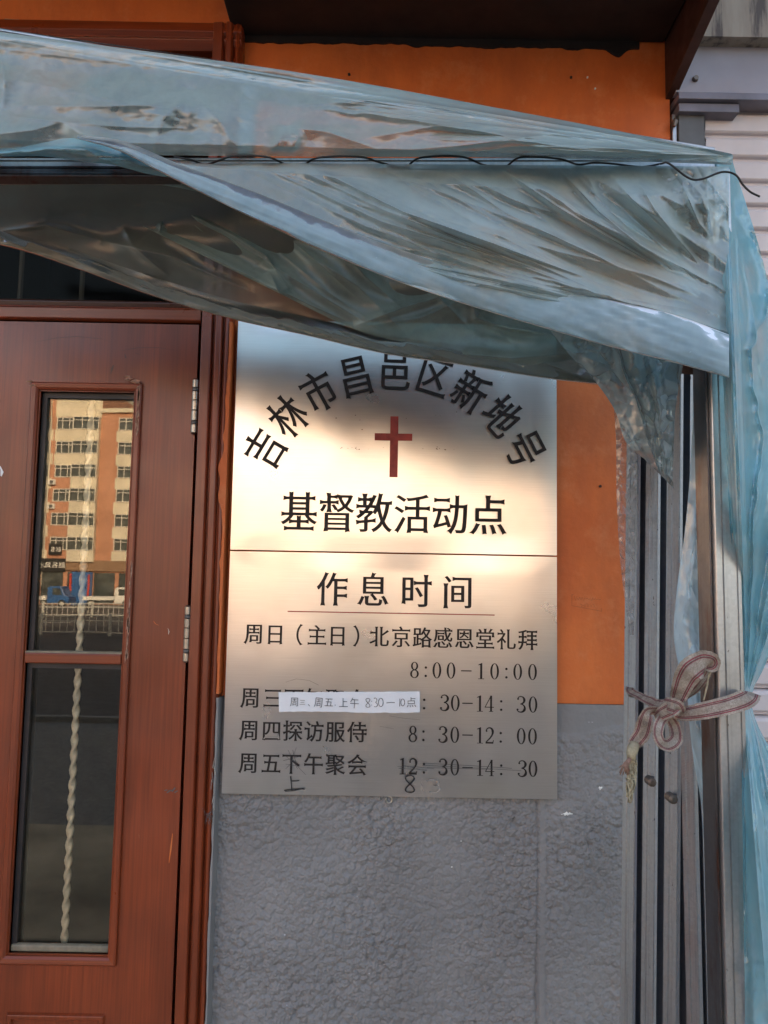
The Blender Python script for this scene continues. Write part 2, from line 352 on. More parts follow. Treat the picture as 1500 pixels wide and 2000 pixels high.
# ------------------------------------------------------------------ ground
def struct(name, mb, mat, **k):
    o = mb.build(name, mat, **k); o['kind'] = 'structure'; return o
TZ = -.27
struct('terrace', MB().box(-30, 30, -4.35, 1.4, -.6, TZ), M['terrace'], origin=(0, 0, 0))
for i in range(7): struct('step', MB().box(-30, 30, -4.35-.5*(i+1), -4.35-.5*i, -2.4, TZ-.25*(i+1)), M['terrace'], origin=(0, 0, 0))
struct('ground', MB().add([(-900, -900, -2.12), (900, -900, -2.12), (900, 900, -2.12), (-900, 900, -2.12)], [(0, 1, 2, 3)]), M['pave'], origin=(0, 0, 0))
struct('road', MB().add([(-600, -80, -2.112), (600, -80, -2.112), (600, -18, -2.112), (-600, -18, -2.112)], [(0, 1, 2, 3)]), M['asphalt'], origin=(0, 0, 0))
for yy in (-18, -80): struct('kerb', MB().box(-300, 300, yy-.1, yy+.1, -2.3, -1.99), M['kerb'], origin=(0, 0, 0))
mk = MB()
for i in range(-12, 12):
    for yy in (-30, -56, -70): mk.box(i*9, i*9+4, yy-.07, yy+.07, -2.112, -2.106)
struct('road_marking', mk, M['road_paint'], origin=(0, 0, 0))

# ------------------------------------------------------------------ this shop: wall, plinth, door
ZB = Z(1160, 1375); XR = X(1308, 200); DL, DT = X(-560, 1000), Z(440, 68)
shop = empty('shop_building', (0, 0, TZ), 'orange painted shop front with a grey textured plinth and a dark canopy overhead', 'building')
xo = X(430, 1000)          # edge of the wall beside the door frame
FR_T = Z(300, 66, 0)       # top of the whole door frame
# orange wall (grid round the opening)
wv, wf = MB(), None
wv.box(xo, XR, 0, .24, ZB, 3.6); wv.box(DL-4.5, DL, 0, .24, TZ, 3.6); wv.box(DL, xo, 0, .24, FR_T, 3.6)
wv.build('orange_wall', M['orange'], shop)
MB().box(-28, 28, .02, 14, 3.6, 22).box(xo, 28, .34, 14, TZ, 3.6).box(-28, DL, .34, 14, TZ, 3.6).box(-28, 28, 1.6, 14, TZ, 3.6).build('building_mass', M['render_cream'], shop)
MB().box(DL, xo, 1.3, 1.5, TZ, 3.6).box(DL-.05, DL, .25, 1.3, TZ, 3.6).box(xo, xo+.05, .25, 1.3, TZ, 3.6).box(DL, xo, .3, 1.3, 3.2, 3.6).build('dark_hallway', M['interior'], shop)
# stucco plinth, real relief
rs = np.random.RandomState(3)
def band(n0, n1, cell, lo, hi):
    g = rs.randn(n0, n1); fx = np.fft.fftfreq(n0, cell)[:, None]; fy = np.fft.fftfreq(n1, cell)[None]
    f = np.hypot(fx, fy); h = np.real(np.fft.ifft2(np.fft.fft2(g)*np.exp(-(f/hi)**4)*(1-np.exp(-(f/lo)**4)))); return h/h.std()
px0, px1 = X(398, 1700), X(1330, 1700); cell = .0015
nx, nz = int((px1-px0)/cell), int((ZB-.55)/cell)
a = band(nz, nx, cell, 52, 130); b2 = band(nz, nx, cell, 140, 290); lowm = band(nz, nx, cell, 2, 12)
def domes(c0, seed, wamp):
    zz, xx = np.meshgrid(np.arange(nz)*cell, np.arange(nx)*cell, indexing='ij')
    wx = xx/c0+wamp*(fbm(xx/c0*.9, zz/c0*.9, seed, 2)-.5)*2; wz = zz/c0+wamp*(fbm(xx/c0*.9+50, zz/c0*.9, seed+3, 2)-.5)*2
    i, j = np.floor(wx).astype(int), np.floor(wz).astype(int); best = np.full(xx.shape, 9.)
    rj = np.random.RandomState(seed).rand(3, 512, 512)
    for a_ in (-1, 0, 1):
        for b_ in (-1, 0, 1):
            p, q = (i+a_) % 512, (j+b_) % 512; d2 = (wx-(i+a_)-rj[0, p, q])**2+(wz-(j+b_)-rj[1, p, q])**2; best = np.minimum(best, d2*(.8+.5*rj[2, p, q])+.35*rj[2, p, q]**2)
    return 1-np.clip(best, 0, 1.3)
amod = .65+.7*np.clip(.5+.35*band(nz, nx, cell, 1, 7), 0, 1.2)
h = amod*(.0050*domes(.0100, 5, .28)+.0016*domes(.0068, 9, .4)) + .0010*b2*amod*.6 + .0012*lowm*.5
gx = px0+np.arange(nx)*(px1-px0)/(nx-1); gz = .55+np.arange(nz)*(ZB-.55)/(nz-1)
GX, GZ = np.meshgrid(gx, gz)
wob = ZB-.03*vn(GX*9, GX*0+3)-.022
edge = np.clip((wob-GZ)/.02, 0, 1)                                  # smooth band below the orange
sx = X(1050, 1700)+.004*(fbm(GZ*14, GZ*0)-.5)*2
strip = np.exp(-np.abs((GX-sx-.006)/.006)**4); right = 1/(1+np.exp(-(GX-sx)/.0015))
h = h*(.12+.88*edge)*(1-.8*strip) + .0062*strip*(1-.3*right) - .004*np.exp(-((GX-sx+.003)/.0025)**2)
leftm = np.clip((GX-X(418, 1700)+.004*vn(GZ*20, 0*GZ))/.006, 0, 1); h = h*leftm
h = h+.002*fbm(GX*10, GZ*10, 4)
V = np.stack([GX.ravel(), (-.0035-h).ravel(), GZ.ravel()], 1)
ii = np.arange(nz*nx).reshape(nz, nx); Fq = np.stack([ii[:-1, :-1].ravel(), ii[:-1, 1:].ravel(), ii[1:, 1:].ravel(), ii[1:, :-1].ravel()], 1)
mesh('stucco_plinth', V, Fq, M['stucco'], shop, smooth=True)
MB().box(px0, XR, -.004, .24, TZ, .55).box(px0, XR, .0, .24, .55, ZB-.002).box(px1, XR, -.005, .0, .55, ZB).build('plinth_base', M['stucco'], shop)
# canopy
XC0 = X(455, 80); ZC = Z(800, 88)
d = P(1300, 205, 0); YS = -1.4+1.4*(550/645.); pe = P(1395, 0, YS)
MB().box(XC0, d[0]-.002, -.75, -.001, ZC+.012, ZC+.5).build('canopy_soffit', M['black_paint'], shop, bevel=.004)
MB().box(-28, XC0-.02, -.9, -.001, ZC+.22, ZC+.5).build('unseen_shade_eave', M['black_paint'], shop)  # out of view, added to shade the upper left of the wall
# ragged dark paint edge under the soffit
n = 160; xs = np.linspace(XC0, d[0]-.05, n); zb = ZC-.012*fbm(xs*30, xs*0, 2)+.004-.02*np.clip((xs-X(1180,90))/.03, 0, 1)*np.clip((X(1225,90)-xs)/.02, 0, 1)
V = [(x, -.0035, z) for x, z in zip(xs, zb)]+[(x, -.0035, ZC+.02) for x in xs]
V += [(x, .001, z) for x, z in zip(xs, zb)]
Fs = [(i, i+1, n+i+1, n+i) for i in range(n-1)]+[(2*n+i, 2*n+i+1, i+1, i) for i in range(n-1)]
mesh('dark_paint_edge', V, Fs, M['black_paint'], shop)
zt = pe[2]+.5; k = (pe[2]-d[2])/(YS)
def sidez(y): return d[2]+k*y
V = []
for x in (d[0], d[0]+.018): V += [(x, .05, sidez(0)), (x, YS*3, sidez(YS*3)), (x, YS*3, zt+.6), (x, .05, zt+.6)]
mesh('canopy_side_panel', V, [(0, 1, 2, 3), (7, 6, 5, 4), (0, 4, 5, 1), (1, 5, 6, 2), (2, 6, 7, 3), (3, 7, 4, 0)], M['brown_panel'], shop)
n_ = 9; vv = [P(20, 43, -.001)]+[P(20+math.cos(q*.698)*22*random.uniform(.8, 1.15), 43+math.sin(q*.698)*7*random.uniform(.7, 1.2), -.0025) for q in range(9)]
mesh('peeled_patch', [tuple(q) for q in vv], [(0, (q+1) % 9+1, q+1) for q in range(9)], M['stained'], shop)
# screw holes and plugs on the orange wall
for (x, y, c) in ((1115, 152, 'wire'), (1147, 152, 'paper'), (1162, 174, 'paper'), (682, 146, 'wire'), (1172, 950, 'rust')):
    p = P(x, y, 0); MB().tube([(p[0], .001, p[2]), (p[0], -.0025, p[2])], .0026 if c != 'paper' else .0018, 8).build('screw_plug' if c == 'paper' else 'nail_hole', M[c], shop)
# flecks of white paint on the stucco
for (x, y, r) in ((1103, 1588, .006), (1112, 1587, .004), (1172, 1537, .005), (1141, 1622, .003), (1127, 1586, .003), (1095, 1588, .003), (1190, 1605, .0025), (882, 1690, .002), (1222, 1745, .004), (900, 1640, .0018)):
    p = P(x, y, 0); vv = [(p[0], -.009, p[2])]
    for q in range(9): rr = r*random.uniform(.5, 1.1); vv.append((p[0]+1.3*rr*math.cos(q*.7), -.0075, p[2]+.8*rr*math.sin(q*.7)))
    mesh('paint_fleck', vv, [(0, q, q % 9+1) for q in range(1, 10)], M['white_paint'], shop)

# door frame -----------------------------------------------------------
YF = -.035; YL = -.020; YGL = -.004
def xf(px, y=1000): return X(px, y, YF)
frame = None
fx0, fx1 = X(379, 1000, YL), X(438, 1000, YF)
W = fx1-fx0
prof = [(0, .02), (0, -.018), (.05, -.024), (.07, -.034), (.36, -.036), (.40, -.033), (.42, -.025), (.47, -.025), (.49, -.034), (.53, -.037), (.68, -.037), (.72, -.033), (.735, -.024), (.78, -.024), (.80, -.031), (.85, -.034), (.93, -.032), (1.0, -.022), (1.0, .02)]
def extr_z(prof, x0, W, z0, z1, name, mat, parent, nseg=1, flip=1):
    V = []; n = len(prof)
    for z in (z0, z1): V += [(x0+flip*u*W, y, z) for u, y in prof]
    Fs = [(i, i+1, n+i+1, n+i) for i in range(n-1)]
    if flip < 0: Fs = [f[::-1] for f in Fs]
    return mesh(name, V, Fs, mat, parent, bevel=.0012)
extr_z(prof, fx0, W, TZ, FR_T, 'door_frame_jamb', M['wood'], shop)
DLL = X(-520, 1000)
extr_z(prof, DLL, W, TZ, FR_T, 'door_frame_jamb', M['wood'], shop, flip=-1)
def extr_x(prof, z0, H, x0, x1, name, mat, parent):   # profile u runs upward
    n = len(prof); V = []
    for x in (x0, x1): V += [(x, y, z0+u*H) for u, y in prof]
    return mesh(name, V, [(n+i, n+i+1, i+1, i) for i in range(n-1)], mat, parent, bevel=.0012)
# head rail above the leaf, transom rail, top head
zl = Z(200, 631, YL); zh = Z(200, 594, YF)
hp = [(0, .02), (0, -.022), (.1, -.028), (.8, -.029), (.9, -.024), (1, -.024), (1, .02)]
extr_x(hp, zl+.003, zh-zl-.003, DLL, fx0, 'door_frame_head', M['woodh'], shop)
zr = Z(200, 578, YF)
extr_x([(0, .02), (0, -.012), (.2, -.016), (.7, -.018), (1, -.012), (1, .02)], zh, zr-zh, DLL, fx0, 'transom_sill', M['wood_dark'], shop)
extr_x([(0, .02), (0, -.02), (.3, -.032), (.45, -.026), (.6, -.034), (1, -.030), (1, .02)], FR_T-.048, .050, DLL, fx1-.001, 'top_frame_rail', M['woodh'], shop)
tw = bpy.data.objects.new('transom_window', None); C.objects.link(tw); tw.parent = shop; ORI[tw.name] = ORI[shop.name]
MB().box(DLL, fx0, .004, .008, zr, FR_T-.05).build('pane', M['glass_dull'], tw)
for px in (40, 160, -80, -200, -320):
    xx = X(px, 560, .03); MB().tube([(xx, .03, zr-.02), (xx, .03, FR_T-.03)], .005, 6).build('security_bar', M['cream_bar'], tw)
zz = Z(200, 300, 0); MB().box(DLL, fx0, -.012, .012, zz, zz+.04).build('transom_rail', M['wood_dark'], tw)
# ragged orange paint along the frame edge
n = 220; zs = np.linspace(Z(440, 1350), Z(450, 640), n); x1 = fx1+.001
wd = .003+.008*fbm(zs*26, zs*0, 8)*np.clip(fbm(zs*9, zs*0, 5)*2.6-.8, .15, 1)
bulge = lambda py, w_, hgt: w_*np.exp(-((zs-Z(440, py))/hgt)**2)
wd = wd+bulge(920, .010, .025)+bulge(970, .006, .02)+bulge(860, .004, .01)+bulge(1100, .003, .01)
V = [(x1-w_, -.0335, z) for w_, z in zip(wd, zs)]+[(x1+.0005, -.0345, z) for z in zs]+[(x1+.0015, -.001, z) for z in zs]
mesh('orange_paint_smear', V, [(i, n+i, n+i+1, i+1) for i in range(n-1)]+[(n+i, 2*n+i, 2*n+i+1, n+i+1) for i in range(n-1)], M['orange'], shop, smooth=False)
zs = np.linspace(TZ, Z(430, 1357), n); wd = .001+.004*fbm(zs*30, zs*0, 9)
V = [(x1-w_, -.0335, z) for w_, z in zip(wd, zs)]+[(x1+.0005, -.0342, z) for z in zs]+[(x1+.004, -.001, z) for z in zs]
mesh('grey_paint_smear', V, [(i, n+i, n+i+1, i+1) for i in range(n-1)]+[(n+i, 2*n+i, 2*n+i+1, n+i+1) for i in range(n-1)], M['stucco'], shop)
# door leaf -------------------------------------------------------------
def door_leaf():
    dr = bpy.data.objects.new('door', None); C.objects.link(dr); dr.parent = shop; ORI[dr.name] = ORI[shop.name]
    xr = X(374, 1000, YL); xl = xr-.62
    gl, gr = X(57, 1150, YL), X(244, 1150, YL)           # opening
    gt, gb = Z(150, 765, YL), Z(120, 1864, YL); mt_, mb_ = Z(150, 1276, YL), Z(150, 1296, YL)
    cx = (gl+gr)/2
    MB().box(gr, xr, YL, .022, TZ+.02, zl).build('stile', M['wood'], dr); MB().box(xl, gl, YL, .022, TZ+.02, zl).build('stile', M['wood'], dr)
    MB().box(gl, gr, YL, .022, gt, zl).build('rail', M['wood'], dr); MB().box(gl, gr, YL, .022, TZ+.02, gb).build('rail', M['wood'], dr)
    # mitred glazing bead, real moulding
    bo = .016; Yb = YL-.008
    for (a, b_, c_, d_) in (((gl-bo, gb-bo), (gr+bo, gb-bo), (gr, gb), (gl, gb)), ((gr+bo, gb-bo), (gr+bo, gt+bo), (gr, gt), (gr, gb)), ((gr+bo, gt+bo), (gl-bo, gt+bo), (gl, gt), (gr, gt)), ((gl-bo, gt+bo), (gl-bo, gb-bo), (gl, gb), (gl, gt))):
        V = []; lev = [(0, YL+.001), (0.02, Yb+.002), (.18, Yb), (.62, Yb+.001), (.86, Yb+.004), (1, YL+.004), (1, YL+.02)]
        for t, y in lev:
            V += [(a[0]+(d_[0]-a[0])*t, y, a[1]+(d_[1]-a[1])*t), (b_[0]+(c_[0]-b_[0])*t, y, b_[1]+(c_[1]-b_[1])*t)]
        mesh('glazing_bead', V, [(2*i, 2*i+1, 2*i+3, 2*i+2) for i in range(len(lev)-1)], M['wood' if abs(a[0]-b_[0]) < .01 else 'woodh'], dr, bevel=.0008)
    MB().box(gl, gr, YL-.004, .012, mb_, mt_).build('muntin', M['woodh'], dr, bevel=.002)
    MB().box(gl, gr, YL-.002, YGL, mt_, mt_+.003).build('putty_line', M['silicone'], dr)
    MB().box(gl, gr, -.014, YGL+.001, gb, gb+.012).build('bottom_putty', M['silicone'], dr, bevel=.003)
    s = MB()
    for z0, z1 in ((mt_, gt), (gb, mb_)):
        s.box(gl, gl+.009, -.010, .016, z0, z1).box(gr-.003, gr, -.010, .016, z0, z1).box(gl+.009, gr-.003, -.010, .016, z1-.010, z1)
    s.build('reveal_shade_strip', M['reveal_shade'], dr)  # dark strips: the shade of the glazing recess put into colour
    for z0, z1 in ((mt_, gt), (gb, mb_)):
        V = [(gl, YGL, z0), (gr, YGL, z0), (gr, YGL, z1), (gl, YGL, z1)]
        MB().box(gl, gr, YGL, YGL+.004, z0, z1).build('pane', M['glass'], dr)
    # twisted bar behind the panes
    for (z0, z1) in ((mt_-.02, gt), (gb, mb_+.02)):
        xb0 = X(157, 1300, .02); V = []; nn = int((z1-z0)/.0015); sq = [(1, 0), (.72, .72), (0, 1), (-.72, .72), (-1, 0), (-.72, -.72), (0, -1), (.72, -.72)]
        sq = [(.0054*math.cos(q)*(1+.28*math.cos(2*q)), .0054*math.sin(q)*(1+.28*math.cos(2*q))) for q in np.linspace(0, 2*math.pi, 12, endpoint=False)]
        for i in range(nn+1):
            z = z0+(z1-z0)*i/nn; an = z/.052*2*math.pi; ca, sa = math.cos(an), math.sin(an); xb = xb0
            V += [(xb+x*ca-y*sa, .0105+x*sa+y*ca, z) for x, y in sq]
        ns = len(sq); Fs = [(i*ns+k_, i*ns+(k_+1) % ns, (i+1)*ns+(k_+1) % ns, (i+1)*ns+k_) for i in range(nn) for k_ in range(ns)]
        mesh('twisted_bar', V, Fs, M['cream_bar'], dr, smooth=True)
    # raised bottom panel
    pt = Z(110, 1977, YL); p0, p1 = X(12, 1985, YL), X(207, 1985, YL); V = []
    for t, y in ((0, YL+.001), (.004, YL-.005), (.010, YL-.005), (.014, YL+.003), (.022, YL+.004), (.034, YL-.003), (.04, YL-.003)):
        V += [(p0+t, y, .2+t), (p1-t, y, .2+t), (p1-t, y, pt-t), (p0+t, y, pt-t)]
    Fs = [(4*i+k_, 4*i+(k_+1) % 4, 4*i+4+(k_+1) % 4, 4*i+4+k_) for i in range(6) for k_ in range(4)]+[(24, 25, 26, 27)]
    mesh('moulded_panel', V, Fs, M['wood'], dr, bevel=.0008)
    # scars in the lacquer (scratches are marks, slightly proud slivers of bare primer)
    def sliver(pts, w_, mat, nm='scratch'):
        V = []
        for i, (x, y) in enumerate(pts):
            p = P(x, y, YL-.0006); t = w_*math.sin(math.pi*(i+.35)/(len(pts)-.3)); V += [(p[0]-t*.5, p[1], p[2]+t*.3), (p[0]+t*.5, p[1], p[2]-t*.3)]
        mesh(nm, V, [(2*i, 2*i+1, 2*i+3, 2*i+2) for i in range(len(pts)-1)], M[mat], dr)
    sliver([(337, 1628), (334, 1655), (330, 1685)], .003, 'orange')
    sliver([(0, 910), (4, 920), (2, 930)], .006, 'paper')
    sliver([(300, 1213), (304, 1219), (310, 1221)], .003, 'orange'); sliver([(328, 1227), (330, 1233), (329, 1239)], .0015, 'far_frame')
    for q in range(5): sliver([(321+q*5, 1545+random.uniform(-4, 4)), (327+q*5, 1542+random.uniform(-4, 4))], .003, 'guide')
    sliver([(70, 668), (110, 660), (150, 657), (200, 662), (230, 672)], .0012, 'wood_dark'); sliver([(236, 685), (270, 679), (310, 679), (345, 685)], .0012, 'wood_dark')
    sliver([(263, 689), (272, 692), (281, 697)], .003, 'wood_dark'); sliver([(222, 713), (219, 720), (216, 730)], .004, 'wood_dark'); sliver([(244, 692), (246, 700)], .004, 'wood_dark')
    # chipped corners of the bead
    for (x, y, s_) in ((250, 741, 1), (268, 748, 1), (60, 744, 1), (64, 752, .7), (272, 756, .8), (246, 735, .7), (262, 745, 1.2)):
        p = P(x, y, YL-.009); vv = [(p[0], p[1]-.002, p[2])]
        for q in range(7): rr = .006*s_*random.uniform(.4, 1.3); vv.append((p[0]+1.5*rr*math.cos(q*.9+.5), p[1]+.0008, p[2]+rr*.6*math.sin(q*.9+.5)))
        mesh('paint_chip', vv, [(0, q, q % 7+1) for q in range(1, 8)], M['chip'], dr)
    for q in range(40):
        py = random.choice([random.uniform(760, 860), random.uniform(1050, 1290), random.uniform(1180, 1290)]); px = 271-(py-760)*.045+random.uniform(-2, 2)
        p = P(px, py, YL-.0088); hh = random.uniform(.004, .016); ww = random.uniform(.0006, .002)
        mesh('paint_chip', [(p[0]-ww, p[1], p[2]-hh), (p[0]+ww, p[1], p[2]-hh*.3), (p[0]+ww*.6, p[1], p[2]+hh), (p[0]-ww*.8, p[1], p[2]+hh*.4)], [(0, 1, 2, 3)], M['chip'], dr)
    return dr
M['chip'] = simple('bare_wood_chips', (.36, .20, .14), .8, var=.4, scale=200)
dr = door_leaf()
def hinge(px, y0, y1):
    h_ = bpy.data.objects.new('hinge', None); C.objects.link(h_); h_.parent = dr; ORI[h_.name] = ORI[shop.name]
    yc = YL-.006; xc = X(px, (y0+y1)/2, yc); z0, z1 = Z(px, y1, yc), Z(px, y0, yc); hh = (z1-z0)
    cuts = [0, .16, .225, .42, .61, .78, .845, 1]
    for i in range(7):
        a0, a1 = z0+hh*cuts[i]+.0004, z0+hh*cuts[i+1]-.0004; r = .0062 if i not in (1, 5) else .0060
        b_ = MB().tube([(xc, yc, a0), (xc, yc, a0+.0007), (xc, yc, a1-.0007), (xc, yc, a1)], [r-.0007, r, r, r-.0007], 16)
        b_.build('knuckle' if i not in (1, 5) else 'hinge_bushing', M['hinge'] if i not in (1, 5) else M['reveal_shade2'], h_, smooth=False)
    MB().tube([(xc, yc, z1), (xc, yc, z1+.0015)], .005, 12).tube([(xc, yc, z0), (xc, yc, z0-.0015)], .005, 12).build('pin_cap', M['rust'], h_)
M['reveal_shade2'] = simple('grey_bushing', (.10, .10, .10), .5)
hinge(381, 742, 846); hinge(366, 1184, 1292)

# ------------------------------------------------------------------ neighbouring shop
nb = empty('neighbouring_shop', (XR+.5, .03, TZ), 'neighbouring shop front with a white roller shutter under a lilac header', 'building')
MB().box(XR+.004, XR+4, -.022, .03, Z(1400, 181, -.022), Z(1400, 73, -.022)).build('header_panel', M['lilac'], nb)
MB().box(XR+.004, XR+4, -.05, .03, Z(1400, 71, -.05), 3.6).build('fascia_panel', M['stained'], nb)
z1 = Z(1400, 181, -.03); z2 = Z(1400, 196, -.03)
MB().box(XR+.004, XR+4, -.034, .03, z2, z1-.002).build('header_lip', M['guide2'], nb, bevel=.001)
MB().box(XR+.008, X(1442, 205, -.02), -.024, .03, Z(1400, 221, -.02), z2-.002).build('guide_cap', M['guide2'], nb, bevel=.001)
MB().box(X(1442, 205, .0)+.002, XR+4, .015, .03, Z(1450, 228, .015), z2-.001).build('shutter_slot', M['black_paint'], nb)
MB().box(X(1325, 260, -.01), X(1376, 260, -.01), -.012, .03, TZ, Z(1400, 223, -.01)).build('guide_rail', M['guide'], nb, bevel=.001)
MB().box(XR+.002, X(1324, 260, -.01), -.006, .03, TZ, Z(1400, 221, -.01)).build('rail_flange', M['galv_plain'], nb, bevel=.001)
p = P(1358, 154, -.024); MB().tube([(p[0], -.023, p[2]), (p[0], -.029, p[2])], [.006, .0045], 12).build('bolt', M['bolt'], nb)
p = P(1316, 242, -.01); MB().tube([(p[0]+.004, -.007, p[2]+.012), (p[0], -.016, p[2]), (p[0]-.003, -.018, p[2]-.010)], [.003, .006, .003], 10).build('bolt', M['bolt'], nb)
p = P(1301, 258, -.002); 
sh = bpy.data.objects.new('roller_shutter', None); C.objects.link(sh); sh.parent = nb; ORI[sh.name] = ORI[nb.name]
xs0 = X(1376, 300, .01); pit = Z(1400, 268, .012)-Z(1400, 314, .012); zt0 = Z(1400, 268, .012)
sp_ = [(0.0, .030), (0.0, .016), (.10, .0145), (.14, .008), (.2, .0045), (.80, .0025), (.92, .006), (.97, .013), (1.0, .030)]
first = None
for i in range(0, 52):
    z0 = zt0-pit*i
    if z0 < TZ: break
    if first is None:
        V = []; n = len(sp_)
        for x in (xs0, XR+4): V += [(x, y, z0+u*pit*.985) for u, y in sp_]
        first = mesh('slat', V, [(n+q, n+q+1, q+1, q) for q in range(n-1)], M['shutter'], sh, bevel=.0008)
    else:
        c = first.copy(); C.objects.link(c); c.parent = sh; c.location = (0, 0, -pit*i)
MB().box(xs0, XR+4, .028, .034, TZ, zt0+pit).build('slat_hinge_line', M['shutter_gap'], sh)
MB().box(xs0, XR+4, .006, .028, zt0+pit*.99, Z(1450, 229, .012)+.01).build('top_slat', M['shutter'], sh)

# ------------------------------------------------------------------ glyphs
_tc = bpy.data.curves.new('glyph_source', 'FONT'); _to = bpy.data.objects.new('glyph_source', _tc); C.objects.link(_to)
def outline(ch):
    _tc.body = ch; bpy.context.view_layer.update(); dg = bpy.context.evaluated_depsgraph_get(); oe = _to.evaluated_get(dg)
    cu = oe.to_curve(dg); loops = []
    for s in cu.splines:
        bp = s.bezier_points; n = len(bp); L = []
        for i in range(n):
            a, b_ = bp[i], bp[(i+1) % n]; p0, p1, p2, p3 = [np.array(v[:2]) for v in (a.co, a.handle_right, b_.handle_left, b_.co)]
            ch_ = np.linalg.norm(p3-p0); dev = abs(np.cross(p1-p0, p3-p0))+abs(np.cross(p2-p0, p3-p0)); k_ = 1 if dev < 1e-4 else 5
            if ch_ < 1e-5: continue
            for q in range(k_): t = q/k_; L.append((1-t)**3*p0+3*(1-t)**2*t*p1+3*(1-t)*t*t*p2+t**3*p3)
        if len(L) > 2: loops.append(np.array(L))
    oe.to_curve_clear(); return loops
def area(L): x, y = L[:, 0], L[:, 1]; return .5*np.sum(x*np.roll(y, -1)-y*np.roll(x, -1))
def inside(p, L):
    x, y = L[:, 0], L[:, 1]; x2, y2 = np.roll(x, -1), np.roll(y, -1); c_ = (y > p[1]) != (y2 > p[1])
    xi = x+(p[1]-y)*(x2-x)/np.where(y2 == y, 1e-9, y2-y); return bool(np.sum(c_ & (p[0] < xi)) % 2)
def stylise(loops, dx, dy, flare):
    """turns the even sans outline into a bolder sign face with flared stroke ends; returns groups of loops"""
    outer = [i for i, L in enumerate(loops) if sum(inside(L[0], K) for j, K in enumerate(loops) if j != i) % 2 == 0]
    groups, extra = [], []
    def offs(L, sgn):
        R_ = []
        for i in range(len(L)):
            e1 = L[i]-L[i-1]; e2 = L[(i+1) % len(L)]-L[i]; e1 = e1/(np.linalg.norm(e1)+1e-9); e2 = e2/(np.linalg.norm(e2)+1e-9)
            n1 = np.array([e1[1], -e1[0]])*sgn; n2 = np.array([e2[1], -e2[0]])*sgn; nn = n1+n2; s_ = nn/max(.5, (nn@nn)/2); R_.append(L[i]+s_*np.array([dx, dy]))
        return np.array(R_)
    for i in outer:
        L = loops[i]; sg = 1 if area(L) > 0 else -1; Q = offs(L, sg); g_ = [Q]
        for j, K in enumerate(loops):
            if j in outer or not inside(K[0], L): continue
            sk = 1 if area(K) > 0 else -1; H_ = offs(K, -sk)
            if area(H_)*sk > 2e-4: g_.append(H_)
        groups.append(g_)
        if flare:
            n = len(L)
            for k in range(n):
                e1 = Q[k]-Q[k-1]; e2 = Q[(k+1) % n]-Q[k]; l1, l2 = np.linalg.norm(e1), np.linalg.norm(e2)
                if l1 < 1e-6 or l2 < 1e-6: continue
                e1 /= l1; e2 /= l2
                if (e1[0]*e2[1]-e1[1]*e2[0])*sg > .75 and min(l1, l2) < .16 and max(l1, l2) > .10:
                    if l1 > l2: tip = Q[k]-e2*flare+e1*flare*.3; tri = [Q[k]-e1*.09, tip, Q[k]+e2*l2*.6]
                    else: tip = Q[k]+e1*flare-e2*flare*.3; tri = [Q[k]+e2*.09, tip, Q[k]-e1*l1*.6]
                    extra.append([np.array(tri)])
    return groups+extra
def ribpoly(pts, ws):
    """a pen stroke: centre line with widths, as one closed polygon"""
    pts = np.array(pts, float); T = np.gradient(pts, axis=0); T /= np.linalg.norm(T, axis=1)[:, None]+1e-9; N = np.stack([-T[:, 1], T[:, 0]], 1)
    ws = np.array(ws)[:, None]/2; return np.vstack([pts+N*ws, (pts-N*ws)[::-1]])
def ell(cx, cy_, rx, ry, n=28, d=1): t = np.linspace(0, 2*math.pi, n, endpoint=False)*d; return np.stack([cx+rx*np.cos(t), cy_+ry*np.sin(t)], 1)
def arc(cx, cy_, rx, ry, a0, a1, n=20): t = np.radians(np.linspace(a0, a1, n)); return np.stack([cx+rx*np.cos(t), cy_+ry*np.sin(t)], 1)
